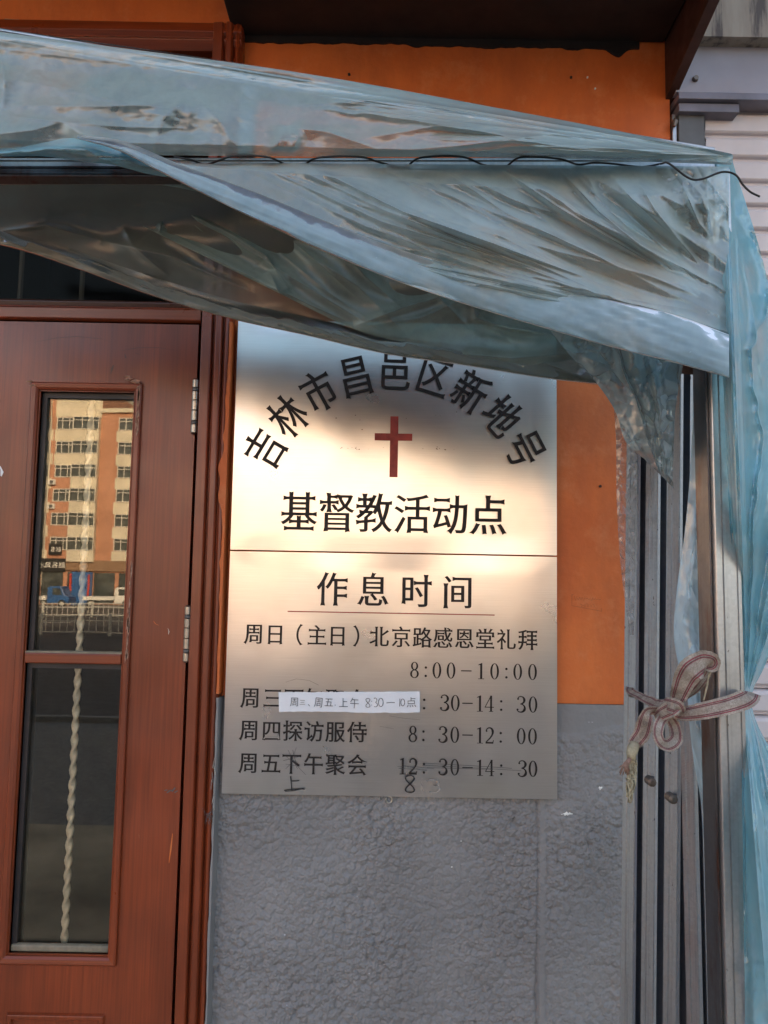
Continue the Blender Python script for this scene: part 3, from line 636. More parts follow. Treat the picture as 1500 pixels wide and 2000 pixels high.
def digit(c):
    """serif numerals on a .5 x 1 box, returns groups of loops (each group is filled on its own)"""
    if c == '0': return [[ell(0, 0, .25, .5), ell(0, 0, .135, .462)]]
    if c == '8': return [[ell(0, .24, .205, .26), ell(0, .25, .105, .212)], [ell(0, -.245, .25, .262), ell(0, -.245, .142, .218)]]
    if c == '1': return [[np.array([(-.06, -.46), (.06, -.46), (.06, .5), (.02, .5), (-.06, .42)])], [np.array([(-.17, -.5), (.17, -.5), (.17, -.465), (-.17, -.465)])], [np.array([(-.17, .36), (-.03, .39), (.02, .5), (-.17, .395)])]]
    if c == '2':
        s = np.vstack([arc(0, .24, .19, .235, 165, 0, 14), [(.185, .14), (.14, 0), (.02, -.18), (-.12, -.33), (-.2, -.43)]])
        wv_ = np.interp(np.linspace(0, 1, len(s)), [0, .1, .35, .7, .85, 1], [.07, .06, .08, .14, .08, .06])
        return [[ribpoly(s, wv_)], [np.array([(-.22, -.5), (.22, -.5), (.25, -.28), (.215, -.28), (.18, -.40), (-.22, -.40)])], [ell(-.165, .27, .05, .05, 12)]]
    if c == '3':
        s1 = arc(-.02, .26, .20, .225, 150, -95, 18); s2 = arc(-.03, -.235, .235, .25, 95, -150, 18)
        w1 = np.interp(np.linspace(0, 1, 18), [0, .3, .6, 1], [.05, .06, .14, .05]); w2 = np.interp(np.linspace(0, 1, 18), [0, .25, .5, .75, 1], [.05, .08, .15, .07, .05])
        return [[ribpoly(s1, w1)], [ribpoly(s2, w2)], [ell(-.18, .33, .055, .055, 12)], [ell(-.21, -.32, .06, .055, 12)]]
    if c == '4': return [[np.array([(.04, -.47), (.15, -.47), (.15, .5), (.04, .5)])], [np.array([(-.27, -.24), (.26, -.24), (.26, -.195), (-.27, -.195)])], [ribpoly([(.09, .48), (-.25, -.215)], [.05, .04])], [np.array([(-.03, -.5), (.22, -.5), (.22, -.468), (-.03, -.468)])]]
    if c == ':': return [[ell(0, .16, .07, .075, 14)], [ell(0, -.36, .07, .075, 14)]]
    if c == '-': return [[np.array([(-.3, -.035), (.3, -.035), (.3, .03), (-.3, .03)])]]
def fill(groups, th):
    """loops -> flat filled verts/faces through a 2D curve"""
    V, Fs = [], []
    for gi, loops in enumerate(groups):
        cu = bpy.data.curves.new('fill', 'CURVE'); cu.dimensions = '2D'; cu.fill_mode = 'BOTH'; cu.extrude = th
        for L in loops:
            s = cu.splines.new('POLY'); s.points.add(len(L)-1); s.use_cyclic_u = True
            for i, q in enumerate(L): s.points[i].co = (q[0], q[1], 0, 1)
        ob = bpy.data.objects.new('fill', cu); C.objects.link(ob); bpy.context.view_layer.update()
        dg = bpy.context.evaluated_depsgraph_get(); me = ob.evaluated_get(dg).to_mesh(); n = len(V)
        V += [(v.co.x, v.co.y, v.co.z+gi*1e-5) for v in me.vertices]; Fs += [tuple(i+n for i in f.vertices) for f in me.polygons]
        ob.evaluated_get(dg).to_mesh_clear(); bpy.data.objects.remove(ob); bpy.data.curves.remove(cu)
    return V, Fs
_cache = {}
def char(ch, px, py, hpx, wpx, Y, parent, mat, rot=0, serif=False, name='character', dx=.014, dy=.001, flare=.024, th=.0003, slope=1.03):
    key = (ch, serif, dx, dy, flare)
    if key not in _cache:
        if serif: g = digit(ch)
        else:
            of_ = np.array([.5, .36]) if ord(ch) > 255 else np.array([.28, .34]); g = [[l-of_ for l in gg] for gg in stylise(outline(ch), dx, dy, flare)]
        _cache[key] = fill(g, 1.0)
    V, Fs = _cache[key]
    o = P(px, py, Y); s = np.linalg.norm(P(px+1, py, Y)-o)
    if serif: sx_, sy_ = wpx*s/.5, hpx*s
    else: sx_, sy_ = wpx*s/.86, hpx*s/.90
    c_, s_ = math.cos(math.radians(rot)), math.sin(math.radians(rot))
    out = []
    for x, y, z in V:
        x2, y2 = x*sx_, y*sy_; out.append((o[0]+x2*c_-y2*s_, Y-z*th, o[2]+x2*s_+y2*c_))
    return mesh(name, out, [f[::-1] for f in Fs], M[mat], parent)

# ------------------------------------------------------------------ the two steel sign plates
YP = -.022; TH = .014
def plate(name, x0, x1, z0, z1, label, seed):
    root = empty(name, ((x0+x1)/2, YP, z0), label, 'sign', 'stainless steel sign plates on the wall')
    nx_, nz_ = 90, 60; gx, gz = np.meshgrid(np.linspace(0, 1, nx_), np.linspace(0, 1, nz_))
    env = np.clip(np.minimum.reduce([gx, 1-gx, gz, 1-gz])*14, 0, 1)
    dsp = .0022*(fbm(gx*4.5, gz*1.3, seed, 2)-.5)*2*(.3+.7*env)+.0006*np.sin(gx*11+seed)*env
    V = np.stack([(x0+gx*(x1-x0)).ravel(), (YP-dsp).ravel(), (z0+gz*(z1-z0)).ravel()], 1)
    uv = np.stack([gx.ravel(), gz.ravel()], 1)
    ii = np.arange(nz_*nx_).reshape(nz_, nx_); Fq = np.stack([ii[:-1, :-1].ravel(), ii[:-1, 1:].ravel(), ii[1:, 1:].ravel(), ii[1:, :-1].ravel()], 1)
    mesh('plate_face', V, Fq, M['plate'], root, smooth=True, uv=uv)
    e = MB(); r = .0012
    e.add([(x0, YP, z0), (x1, YP, z0), (x1, YP+TH, z0), (x0, YP+TH, z0)], [(3, 2, 1, 0)]); e.add([(x0, YP, z1), (x1, YP, z1), (x1, YP+TH, z1), (x0, YP+TH, z1)], [(0, 1, 2, 3)])
    e.add([(x0, YP, z0), (x0, YP+TH, z0), (x0, YP+TH, z1), (x0, YP, z1)], [(3, 2, 1, 0)]); e.add([(x1, YP, z0), (x1, YP+TH, z0), (x1, YP+TH, z1), (x1, YP, z1)], [(0, 1, 2, 3)])
    e.build('folded_edge', M['galv_plain'], root)
    return root
sx0 = X(441, 1320, YP); sx1 = X(1088, 1320, YP)
zs_ = (Z(449, 1075, YP)+Z(1086, 1086, YP))/2; zbm = (Z(430, 1549, YP)+Z(1088, 1562, YP))/2
ztop = zs_+(zs_-zbm)
up = plate('upper_sign_plate', sx0, sx1, zs_+.0014, ztop, 'upper steel plate with curved lettering over a dark red cross, just under the plastic drape', 1)
lo = plate('lower_sign_plate', sx0, sx1, zbm, zs_-.0014, 'lower steel plate listing service times, with a white paper strip stuck on it', 5)
YT = YP-.0018
ca, cb, R_ = 771, 1012, 287
for i, ch in enumerate('吉林市昌邑区新地号'):
    a = -61.8+i*15.45; px, py = ca+R_*math.sin(math.radians(a)), cb-R_*math.cos(math.radians(a))
    char(ch, px, py, 78, 57, YT, up, 'letter', rot=-a-1)
pc = [(762, 813, 778, 845), (732, 845.6, 805, 861), (761.5, 861.5, 777.5, 932)]
g = MB()
p0 = P(762, 813, YT); p1 = P(777, 932, YT); p2 = P(732, 846, YT); p3 = P(805, 861, YT); xc = (p0[0]+p1[0])/2; hw = .0073
g.box(xc-hw, xc+hw, YT-.0003, YT+.0012, p1[2], p3[2]).box(xc-hw, xc+hw, YT-.0003, YT+.0012, p2[2], p0[2]).box(p2[0], p3[0], YT-.0003, YT+.0012, p3[2], p2[2]).build('cross', M['red_letter'], up)
for ch, px, py in zip('基督教活动点', (584, 658, 730.5, 805, 879, 954), (1001, 1002, 1003.5, 1005, 1006.5, 1007)):
    char(ch, px, py, 73, 63, YT, up, 'letter')
for ch, px, py in zip('作息时间', (648.6, 729, 813, 894), (1152, 1153.6, 1155.6, 1157.6)): char(ch, px, py, 62, 54, YT, lo, 'letter')
a = P(561.7, 1193.6, YT); b_ = P(966, 1201.8, YT)
MB().box(a[0], b_[0], YT-.0003, YT+.0012, (a[2]+b_[2])/2-.0009, (a[2]+b_[2])/2+.0009).build('red_rule', M['red_rule'] if 'red_rule' in M else M['red_letter'], lo)
def zx(x): return 420+x/2.1739
def zy(y): return 1060+y/2.1739
xs_ = [165, 255, 362, 433, 520, 600, 697, 790, 880, 968, 1058, 1147, 1237, 1328]
for ch, x in zip('周日（主日）北京路感恩堂礼拜', xs_):
    if ch == '（': x += -32
    if ch == '）': x += 28
    char(ch, zx(x), zy(388+(x-165)*.0225), 38, 33.5, YT, lo, 'letter')
for ch, x in zip('8:00-10:00', (847, 895, 942, 1002, 1067, 1130, 1187, 1237, 1285, 1348)): char(ch, zx(x), zy(540+(x-847)*.018), 31, 17, YT, lo, 'letter', serif=True, name='numeral')
for ch, x in zip('周三下午聚会', (150, 245, 335, 420, 510, 600)): char(ch, zx(x), zy(659+(x-150)*.02), 38, 34, YT, lo, 'letter')
for ch, x in zip(':30-14:30', (888, 975, 1020, 1072, 1125, 1165, 1215, 1300, 1350)): char(ch, zx(x), zy(678+(x-888)*.02), 31, 17, YT, lo, 'letter', serif=True, name='numeral')
for ch, x in zip('周四探访服侍', (145, 240, 330, 420, 510, 603)): char(ch, zx(x), zy(797+(x-150)*.02), 38, 34, YT, lo, 'letter')
for ch, x in zip('8:30-12:00', (840, 885, 968, 1018, 1072, 1125, 1165, 1213, 1300, 1348)): char(ch, zx(x), zy(812+(x-840)*.02), 31, 17, YT, lo, 'letter', serif=True, name='numeral')
for ch, x in zip('周五下午聚会', (142, 238, 325, 418, 510, 603)): char(ch, zx(x), zy(936+(x-150)*.02), 38, 34, YT, lo, 'letter')
for ch, x in zip('12:30-14:30', (797, 840, 887, 968, 1018, 1072, 1125, 1167, 1215, 1305, 1350)): char(ch, zx(x), zy(949+(x-800)*.02), 31, 17, YT, lo, 'letter', serif=True, name='numeral')
def pen(strokes, w_, Y, mat, parent, name, conv=lambda q: q):
    V, Fs = [], []
    for gi, st in enumerate(strokes):
        pts = np.array([P(*conv(q), Y) for q in st]); 
        if len(pts) < 2: continue
        pp = ribpoly(pts[:, [0, 2]], [w_*random.uniform(.7, 1.2) for _ in pts]); n = len(pts); o_ = len(V)
        V += [(q[0], Y-gi*2e-5, q[1]) for q in pp]; Fs += [(o_+i, o_+i+1, o_+2*n-2-i, o_+2*n-1-i) for i in range(n-1)]
    o = mesh(name, V, Fs, M[mat], parent); return o
cz = lambda q: (zx(q[0]), zy(q[1]))
pen([[(322, 990), (324, 1020), (325, 1050)], [(326, 1012), (345, 1012), (358, 1010)], [(293, 1052), (320, 1048), (350, 1046), (381, 1046)], [(297, 1056), (330, 1053), (376, 1044)], [(320, 992), (327, 1052)]], .0016, YT-.0008, 'marker', lo, 'handwriting', cz)
e8 = [(828+19*math.sin(t)*(1 if math.cos(t*.5) > 0 else 1), 1025) for t in ()]
t8 = [(826+19*math.sin(2*t), 1024-36*math.cos(t)) for t in np.linspace(0, 2*math.pi, 26)]
pen([t8, [(x+3, y+1) for x, y in t8[3:]]], .0017, YT-.0008, 'marker', lo, 'handwriting', cz)
t3 = [(920+28*math.cos(math.radians(a)), 1018+14*math.sin(math.radians(a))) for a in range(-150, 90, 24)]+[(925+28*math.cos(math.radians(a)), 1044+16*math.sin(math.radians(a))) for a in range(-90, 150, 24)]
pen([t3, [(x+4, y+2) for x, y in t3], [(875, 1022), (880, 1034)], [(880, 1048), (884, 1058)]], .0016, YT-.0008, 'pencil_faint', lo, 'handwriting', cz)
pen([[(775, 950), (860, 952), (930, 960)], [(780, 958), (900, 966)], [(885, 936), (1080, 946), (1260, 958)], [(880, 945), (1100, 955), (1300, 968)], [(900, 955), (1180, 962)], [(800, 945), (870, 962)],
     [(300, 905), (345, 945), (385, 985)], [(345, 870), (320, 940), (300, 960)], [(290, 925), (370, 905)], [(310, 880), (350, 960)], [(300, 940), (360, 950)], [(330, 880), (345, 940)]], .0006, YT-.0008, 'pencil', lo, 'scratch_line', cz)
pen([[(300, 592), (345, 578), (400, 585), (440, 605)], [(740, 735), (800, 745), (870, 752)], [(700, 780), (760, 790)]], .0005, YT-.0008, 'pencil_faint', lo, 'scratch_line', cz)
# dark specks on the upper plate
for q in range(26):
    x = random.choice([random.uniform(600, 900), random.uniform(655, 720), random.uniform(845, 880)]); y = random.choice([876+random.uniform(-3, 3), 876+random.uniform(-3, 3), 812+random.uniform(-12, 30)])
    p = P(x, y, YT-.0003); r = random.uniform(.0004, .0011)
    mesh('speck', [(p[0]-r*1.6, p[1], p[2]), (p[0], p[1], p[2]-r), (p[0]+r*1.5, p[1], p[2]), (p[0], p[1], p[2]+r)], [(0, 1, 2, 3)], M['bolt'], up)
# paper strip
pq = [(544, 1351), (820, 1350), (820, 1390), (546, 1389)]
n = 40; V = []; top = []; bot = []
for i in range(n):
    t = i/(n-1); yw = YP-.0045-.0012*fbm(np.array(t*7.), np.array(1.), 3)
    a = P(544+276*t, 1352-1.5*t-4*abs(t-.1)*(t < .1)+random.uniform(-.5, .5), yw); b_ = P(545+275*t, 1390+random.uniform(-.8, .8)+(2 if t > .5 else 0), yw); V += [a, (a+b_)/2+[0, -.0006, 0], b_]
strip_ = empty('paper_strip', (X(682, 1370, YP), YP-.005, Z(682, 1390, YP)), 'white paper strip with handwritten times stuck across the lower steel plate', 'note')
mesh('paper', V, [(3*i+k_, 3*i+k_+1, 3*i+k_+4, 3*i+k_+3) for i in range(n-1) for k_ in range(2)], M['paper'], strip_, smooth=True)
cc = lambda q: (420+q[0]/2.1739, 1060+q[1]/2.1739)
for ch, x, y, hh, ww in (('周', 337, 676, 17, 16), ('三', 371, 678, 10, 11), ('、', 408, 682, 12, 12), ('周', 440, 678, 19, 16), ('五', 483, 678, 17, 16), ('上', 545, 680, 18, 17), ('午', 592, 682, 20, 17)):
    char(ch, zx(x), zy(y), hh, ww, YP-.0068, strip_, 'pencil', dx=-.012, dy=-.012, flare=0, rot=random.uniform(-4, 4), name='handwriting')
char('点', zx(833), zy(678), 19, 18, YP-.0068, strip_, 'pencil', dx=-.010, dy=-.010, flare=0, rot=3, name='handwriting')
t8 = [(649+9*math.sin(2*t), 680-19*math.cos(t)) for t in np.linspace(0, 2*math.pi, 20)]
t3 = [(680+7*math.cos(math.radians(a)), 668+9*math.sin(math.radians(a))) for a in range(-140, 100, 30)]+[(681+9*math.cos(math.radians(a)), 688+9*math.sin(math.radians(a))) for a in range(-80, 150, 30)]
t0 = [(704+10*math.cos(t), 678+18*math.sin(t)) for t in np.linspace(0, 6.4, 16)]
pen([t8, t3, t0, [(664, 672), (666, 674)], [(664, 688), (666, 690)], [(728, 680), (745, 678), (763, 679)], [(785, 662), (784, 695)], [(797+8*math.cos(t), 678+15*math.sin(t)) for t in np.linspace(0, 6.4, 16)], [(509, 688), (511, 691)]], .0011, YP-.0068, 'pencil', strip_, 'handwriting', cc)
# screw hook under the plate
hp_ = P(760, 1556, -.012); hk = MB(); pts = [(hp_[0], .0, hp_[2]+.004), (hp_[0], -.012, hp_[2]+.003)]+[(hp_[0]+.0055*math.cos(t), -.016, hp_[2]-.004+.0055*math.sin(t)) for t in np.linspace(math.pi/2, -math.pi*1.2, 14)]
tag(hk.tube(pts, .0013, 8).build('screw_hook', M['hinge'], origin=pts[0], smooth=True), 'small brass screw hook under the bottom edge of the lower plate', 'hook')
# faint scribble on the orange wall
pen([[(1117, 1160), (1117, 1183)], [(1117, 1183), (1150, 1189), (1175, 1194)], [(1175, 1194), (1175, 1188)], [(1117, 1163), (1121, 1160)]]+[[(1122+i*5.2, 1167+random.uniform(-3, 3)+i*.4), (1124+i*5.2, 1171+random.uniform(-3, 3)+i*.4), (1127+i*5.2, 1166+random.uniform(-2, 2)+i*.4)] for i in range(10)]+[[(1133+i*6, 1182+random.uniform(-3, 2)), (1137+i*6, 1180+random.uniform(-3, 3)), (1136+i*6, 1186)] for i in range(5)], .0005, -.0012, 'orange_ink', shop, 'scribble')

# ------------------------------------------------------------------ galvanised profiles
def profile_bar(name, p0, p1, w_, d_, mat, parent=None, rot=0, groove=True, origin=None, n=26, bend=0):
    """rolled steel section between two points: w_ wide, d_ deep, with pressed grooves in its front"""
    p0, p1 = Vector(p0), Vector(p1); T = (p1-p0).normalized()
    side = Vector((1, 0, 0)) if abs(T.z) > .5 else Vector((0, 0, -1))
    dep = T.cross(side).normalized(); dep = dep if dep.y > 0 else -dep; side = (dep.cross(T)).normalized(); side = side if (side.x > 0 or side.z < 0) and abs(T.z) > .5 or abs(T.z) <= .5 else -side
    if side.x < 0 and abs(T.z) > .5: side = -side
    c_, s_ = math.cos(rot), math.sin(rot); A = side*c_+dep*s_; B = -side*s_+dep*c_
    r = .0016; a = w_/2; g_ = .0022 if groove else 0
    pr = [(-a+.0006, d_), (-a, r*1.6), (-a+.0005, .0006), (-a+r, 0), (-a*.62, 0), (-a*.56, g_), (-a*.40, g_), (-a*.34, 0), (a*.50, 0), (a*.55, g_*.8), (a*.66, g_*.8), (a*.71, 0), (a-r, 0), (a-.0005, .0006), (a, r*1.6), (a-.0006, d_)]
    V = []; m_ = len(pr)
    for i in range(n+1):
        t = i/n; c0 = p0.lerp(p1, t)+side*bend*math.sin(math.pi*t)
        V += [c0+A*x+B*y for x, y in pr]
    Fs = [(i*m_+k_, i*m_+(k_+1) % m_, (i+1)*m_+(k_+1) % m_, (i+1)*m_+k_) for i in range(n) for k_ in range(m_)]+[tuple(range(m_)), tuple(range(n*m_, n*m_+m_))][::-1]
    me = mesh(name, [tuple(v) for v in V], Fs, M[mat], parent, origin=origin)
    import bmesh as _b
    bm = _b.new(); bm.from_mesh(me.data); _b.ops.recalc_face_normals(bm, faces=bm.faces); bm.to_mesh(me.data); bm.free()
    return me
YO = -.50
def PV(px, py, Y): return tuple(P(px, py, Y))
pf = empty('porch_frame', (X(1440, 1900, YO), YO, TZ), 'galvanised steel porch frame of corner post, sloping top rail, crossbar and brace', 'frame')
tpost, bpost = P(1402, 330, YO), P(1447, 2000, YO); bdir = (bpost-tpost)/(tpost[2]-bpost[2]); bfoot = bpost+bdir*(bpost[2]-TZ)
wpost = X(1450, 1300, YO)-X(1398, 1300, YO)
profile_bar('corner_post', bfoot, tpost, wpost, .042, 'galv_plain', pf)
# rusty inner face plate of the post
ln = bfoot-np.array([wpost/2+.003, -.004, 0]); tn = tpost-np.array([wpost/2+.003, -.004, 0])
MB().add([(ln[0], ln[1]+.004, ln[2]+.02), (ln[0], ln[1]+.040, ln[2]+.02), (tn[0], tn[1]+.040, tn[2]), (tn[0], tn[1]+.004, tn[2]), (ln[0]+.0022, ln[1]+.004, ln[2]+.02), (ln[0]+.0022, ln[1]+.040, ln[2]+.02), (tn[0]+.0022, tn[1]+.040, tn[2]), (tn[0]+.0022, tn[1]+.004, tn[2])], [(0, 3, 2, 1), (0, 4, 7, 3), (1, 2, 6, 5), (0, 1, 5, 4), (3, 7, 6, 2)]).build('rusty_side_plate', M['galv_rust'], pf)
a, b_ = P(-500, -15, YO), P(1395, 302, YO); profile_bar('top_rail', a, b_, .020, .03, 'galv_plain', pf, n=4)
a, b_ = P(-500, 322, YO), P(1400, 322, YO); profile_bar('crossbar', a, b_, .020, .03, 'galv_plain', pf, n=4)
a, b_ = P(-500, 334, YO+.03), P(335, 334, YO+.03)
profile_bar('rusty_lower_rail', P(-500, 332, YO-.003), P(345, 334, YO-.003), .014, .02, 'galv_rust', pf, n=3)
profile_bar('strut', P(478, 300, YO+.002), P(486, 138, YO+.002), .0195, .022, 'galv_plain', pf, n=4)
profile_bar('strut', P(-30, 320, YO+.002), P(-22, 60, YO+.002), .0195, .022, 'galv_plain', pf, n=4)
profile_bar('diagonal_brace', P(1370, 572, YO+.012), P(1125, 340, YO+.012), .022, .02, 'galv_plain', pf, n=4)
# rails back to the wall that carry the porch roof
profile_bar('side_rail', P(1400, 330, YO+.05), (P(1400, 330, YO)[0], -.02, P(1400, 330, YO)[2]+.02), .02, .02, 'galv_plain', pf, n=3) if False else None
def channel(px0, py0, px1, py1, Y, w_, rot, name, label, mat='galv', bolts=(), d_=.020):
    a, b_ = P(px0, py0, Y), P(px1, py1, Y); dr_ = (b_-a)/(a[2]-b_[2]); foot = b_+dr_*(b_[2]-TZ)
    root = empty('steel_channel', tuple(foot), label, 'steel channel', 'galvanised channels tied to the corner post')
    T = Vector(a-foot).normalized(); sd_ = Vector((1, 0, 0)); sd_ = (sd_-T*sd_.dot(T)).normalized(); dp_ = T.cross(sd_); dp_ = dp_ if dp_.y > 0 else -dp_
    c_, s_ = math.cos(rot), math.sin(rot); A = sd_*c_+dp_*s_; B = -sd_*s_+dp_*c_; h_ = w_/2; t_ = .0011; lp_ = .0070
    pr = [(-h_+lp_, 0), (-h_+.001, 0), (-h_, .001), (-h_, d_*.30), (-h_+.0012, d_*.36), (-h_+.0012, d_*.62), (-h_, d_*.68), (-h_, d_), (h_, d_), (h_, .001), (h_-.001, 0), (h_-lp_, 0), (h_-lp_, t_), (h_-t_, t_), (h_-t_, d_-t_), (-h_+t_+.0012, d_-t_), (-h_+t_+.0012, t_), (-h_+lp_, t_)]
    m_ = len(pr); n = 30; V = [tuple(Vector(foot).lerp(Vector(a), i/n)+A*x+B*y) for i in range(n+1) for x, y in pr]
    Fs = [(i*m_+k_, (i+1)*m_+k_, (i+1)*m_+(k_+1) % m_, i*m_+(k_+1) % m_) for i in range(n) for k_ in range(m_)]+[tuple(range(m_)), tuple(range(n*m_+m_-1, n*m_-1, -1))]
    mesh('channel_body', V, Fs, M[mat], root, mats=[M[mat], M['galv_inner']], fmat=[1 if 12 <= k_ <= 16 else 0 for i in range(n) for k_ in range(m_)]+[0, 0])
    for bx, by in bolts:
        p = P(bx, by, Y-.014); MB().tube([(p[0], p[1]+.012, p[2]), (p[0], p[1]-.001, p[2]), (p[0], p[1]-.0045, p[2]), (p[0], p[1]-.006, p[2])], [.0065, .0065, .006, .003], 10).build('bolt', M['bolt'], root, smooth=False)
    return root
channel(1259, 700, 1247, 2000, -.24, .030, math.radians(38), 'steel_channel', 'leftmost of the upright steel channels, next to the grey textured wall')
channel(1299, 640, 1288, 2000, -.27, .030, math.radians(36), 'steel_channel', 'second upright steel channel from the wall with a small bolt head below the ribbon', bolts=((1272, 1527),))
channel(1342, 712, 1334, 2000, -.33, .030, math.radians(34), 'steel_channel', 'tallest bright steel channel with a rusty crosspin at its top and a lower bolt', bolts=((1313, 1560),))
channel(1356, 1100, 1378, 2000, -.36, .022, math.radians(30), 'steel_channel', 'outermost slanting steel channel emerging below the pale blue plastic strip')
a, b_ = P(1312, 717, -.33), P(1400, 722, -.45)
rp = empty('rusty_crosspin', tuple(a), 'rusty iron pin through the top of the tallest steel channel', 'pin')
MB().tube([a, b_], .0085, 12).build('pin', M['rust'], rp, smooth=True); MB().tube([a+[-.004, 0, 0], a+[.010, 0, 0]], .0125, 6).build('nut', M['rust'], rp)

# ------------------------------------------------------------------ polythene
def cr1(P_, t):
    P_ = np.array(P_, float); n = len(P_)
    if n == 2: return P_[0]*(1-t)[:, None]+P_[1]*t[:, None]
    Q = np.vstack([2*P_[0]-P_[1], P_, 2*P_[-1]-P_[-2]]); x = t*(n-1); i = np.minimum(x.astype(int), n-2); f = (x-i)[:, None]
    a, b_, c_, d_ = Q[i], Q[i+1], Q[i+2], Q[i+3]
    return .5*((2*b_)+(-a+c_)*f+(2*a-5*b_+4*c_-d_)*f*f+(-a+3*b_-3*c_+d_)*f**3)
def sheet(name, rows, nu, nv, disp, mat, parent):
    G = np.array([cr1(r, np.linspace(0, 1, nu)) for r in rows])
    H = np.stack([cr1(G[:, j], np.linspace(0, 1, nv)) for j in range(nu)], 1)
    px, py, Y = H[..., 0], H[..., 1], H[..., 2]; u, v = np.meshgrid(np.linspace(0, 1, nu), np.linspace(0, 1, nv))
    D = disp(px, py, u, v) if disp else 0*px
    V = PA(px.ravel(), py.ravel(), (Y-D).ravel())
    ii = np.arange(nv*nu).reshape(nv, nu); Fq = np.stack([ii[:-1, :-1].ravel(), ii[1:, :-1].ravel(), ii[1:, 1:].ravel(), ii[:-1, 1:].ravel()], 1)
    return mesh(name, V, Fq, M[mat], parent, smooth=True)
def crease(px, py, pts, w_, amp, sharp=1.0):
    """a pulled fold: ridge along a polyline, fading at its ends"""
    r = 0*px
    L = sum(math.dist(pts[i], pts[i+1]) for i in range(len(pts)-1)); s0 = 0
    best = np.full(px.shape, 1e9); bt = 0*px
    for (x0, y0), (x1, y1) in zip(pts[:-1], pts[1:]):
        dx_, dy_ = x1-x0, y1-y0; l2 = dx_*dx_+dy_*dy_; t = np.clip(((px-x0)*dx_+(py-y0)*dy_)/l2, 0, 1)
        d_ = np.hypot(px-x0-t*dx_, py-y0-t*dy_); q = d_ < best; best = np.where(q, d_, best); bt = np.where(q, (s0+t*math.sqrt(l2))/L, bt); s0 += math.sqrt(l2)
    wl = w_*(.55+.6*np.sin(np.pi*bt)); env = np.sin(np.pi*np.clip(bt, 0, 1))**1.1
    return amp*env*(.55*np.exp(-(best/wl)**1.1)+.45*np.exp(-(best/(wl*3.2))**1.7))
def fan(px, py, cx, cy_, k_, amp, seed, r0=60, rr=500, warp=.03):
    r = np.hypot(px-cx, py-cy_)+1e-6; th = np.arctan2(py-cy_, px-cx); th = np.where(th < 0, th+2*np.pi, th)+warp*(fbm(px/160, py/160, seed+4)-.5)
    n1 = rid(th*k_, r/1700., seed, 1); n2 = fbm(th*k_*1.3, r/600., seed+9, 2)
    env = np.clip(r/rr, 0, 1)**.8*np.clip(r/r0, 0, 1)
    return amp*env*(n1**4*.5+1.25*n2)
def pulls(px, py, n, seed, starts, ends, w_, amp, sag=0):
    rr = random.Random(seed); d_ = 0*px
    for q in range(n):
        t = (q+rr.uniform(.1, .9))/n; a = [starts[0][k]+(starts[1][k]-starts[0][k])*t for k in (0, 1)]; u_ = min(1, max(0, t+rr.uniform(-.12, .12))); b_ = [ends[0][k]+(ends[1][k]-ends[0][k])*u_ for k in (0, 1)]
        f_ = rr.uniform(.75, 1.0); b_ = [a[k]+(b_[k]-a[k])*f_ for k in (0, 1)]; m1 = [(a[k]*.66+b_[k]*.34) for k in (0, 1)]; m2 = [(a[k]*.33+b_[k]*.67) for k in (0, 1)]
        m1[1] += sag+rr.uniform(-7, 7); m2[1] += sag*.8+rr.uniform(-7, 7); d_ = d_+crease(px, py, [tuple(a), tuple(m1), tuple(m2), tuple(b_)], w_*rr.uniform(.6, 1.5), amp*rr.uniform(.4, 1.3))
    return d_
crumple = lambda px, py, s, sc, amp: amp*(rid((px+.5*py)/sc, (py-.3*px)/sc, s, 3)-.4)+amp*.7*np.abs(vn((px-.8*py)/sc*1.6, (py+.6*px)/sc*1.3, s+7)-.5)*2

# pediment film: over the sloping rail, pinned along the crossbar
root = empty('plastic_sheet', PV(700, 320, YO), 'clear plastic sheet stretched over the sloping gable of the porch', 'plastic sheet', 'plastic sheets on the porch frame')
def d_ped(px, py, u, v):
    e = np.clip(v*7, 0, 1)*np.clip((1-v)*9, 0, 1)
    d_ = .004*fbm(px/90, py/40, 1)+.010*e*fbm(px/260, py/70, 5, 2)
    for pts, w_, am in (([(370, 176), (300, 205), (180, 208), (20, 206)], 14, .010), ([(370, 176), (320, 235), (300, 292)], 13, .010), ([(372, 176), (372, 230), (368, 262)], 10, .006), ([(376, 176), (430, 240), (470, 300)], 14, .011), ([(120, 238), (60, 255), (-60, 268)], 12, .014), ([(122, 238), (160, 262), (230, 285)], 12, .014),
                        ([(560, 248), (545, 280), (520, 300)], 9, .016), ([(562, 246), (580, 268), (566, 305)], 7, .014), ([(560, 248), (640, 258), (760, 300)], 9, .012), ([(700, 272), (860, 246), (1000, 252)], 11, .014), ([(700, 300), (900, 285), (1080, 262), (1270, 282)], 8, .013), ([(860, 305), (1010, 285), (1190, 290), (1400, 296)], 7, .012), ([(560, 205), (720, 198), (900, 225)], 16, .015), ([(960, 300), (1060, 297), (1330, 312)], 6, .010), ([(1180, 270), (1290, 294), (1420, 310)], 8, .012), ([(0, 110), (10, 160), (6, 215)], 8, .01)):
        d_ = d_+crease(px, py, pts, w_, am)*e
    right = np.clip((px-600)/300, 0, 1); d_ = d_+e*(pulls(px, py, 8, 15, ((560, 170), (900, 300)), ((1380, 290), (1425, 318)), 5, .009, -4)+pulls(px, py, 3, 25, ((-60, 120), (40, 290)), ((420, 200), (470, 300)), 9, .006, 6))
    d_ = d_+fan(px, py, 1440, 305, 10, .034, 3, 40, 420, .04)*e*right*.9+(1-right)*crumple(px, py, 21, 120, .0035)*e
    d_ = d_+.018*np.exp(-(v/.12)**2)
    return d_+.004+crumple(px, py, 2, 45, .0012)*e
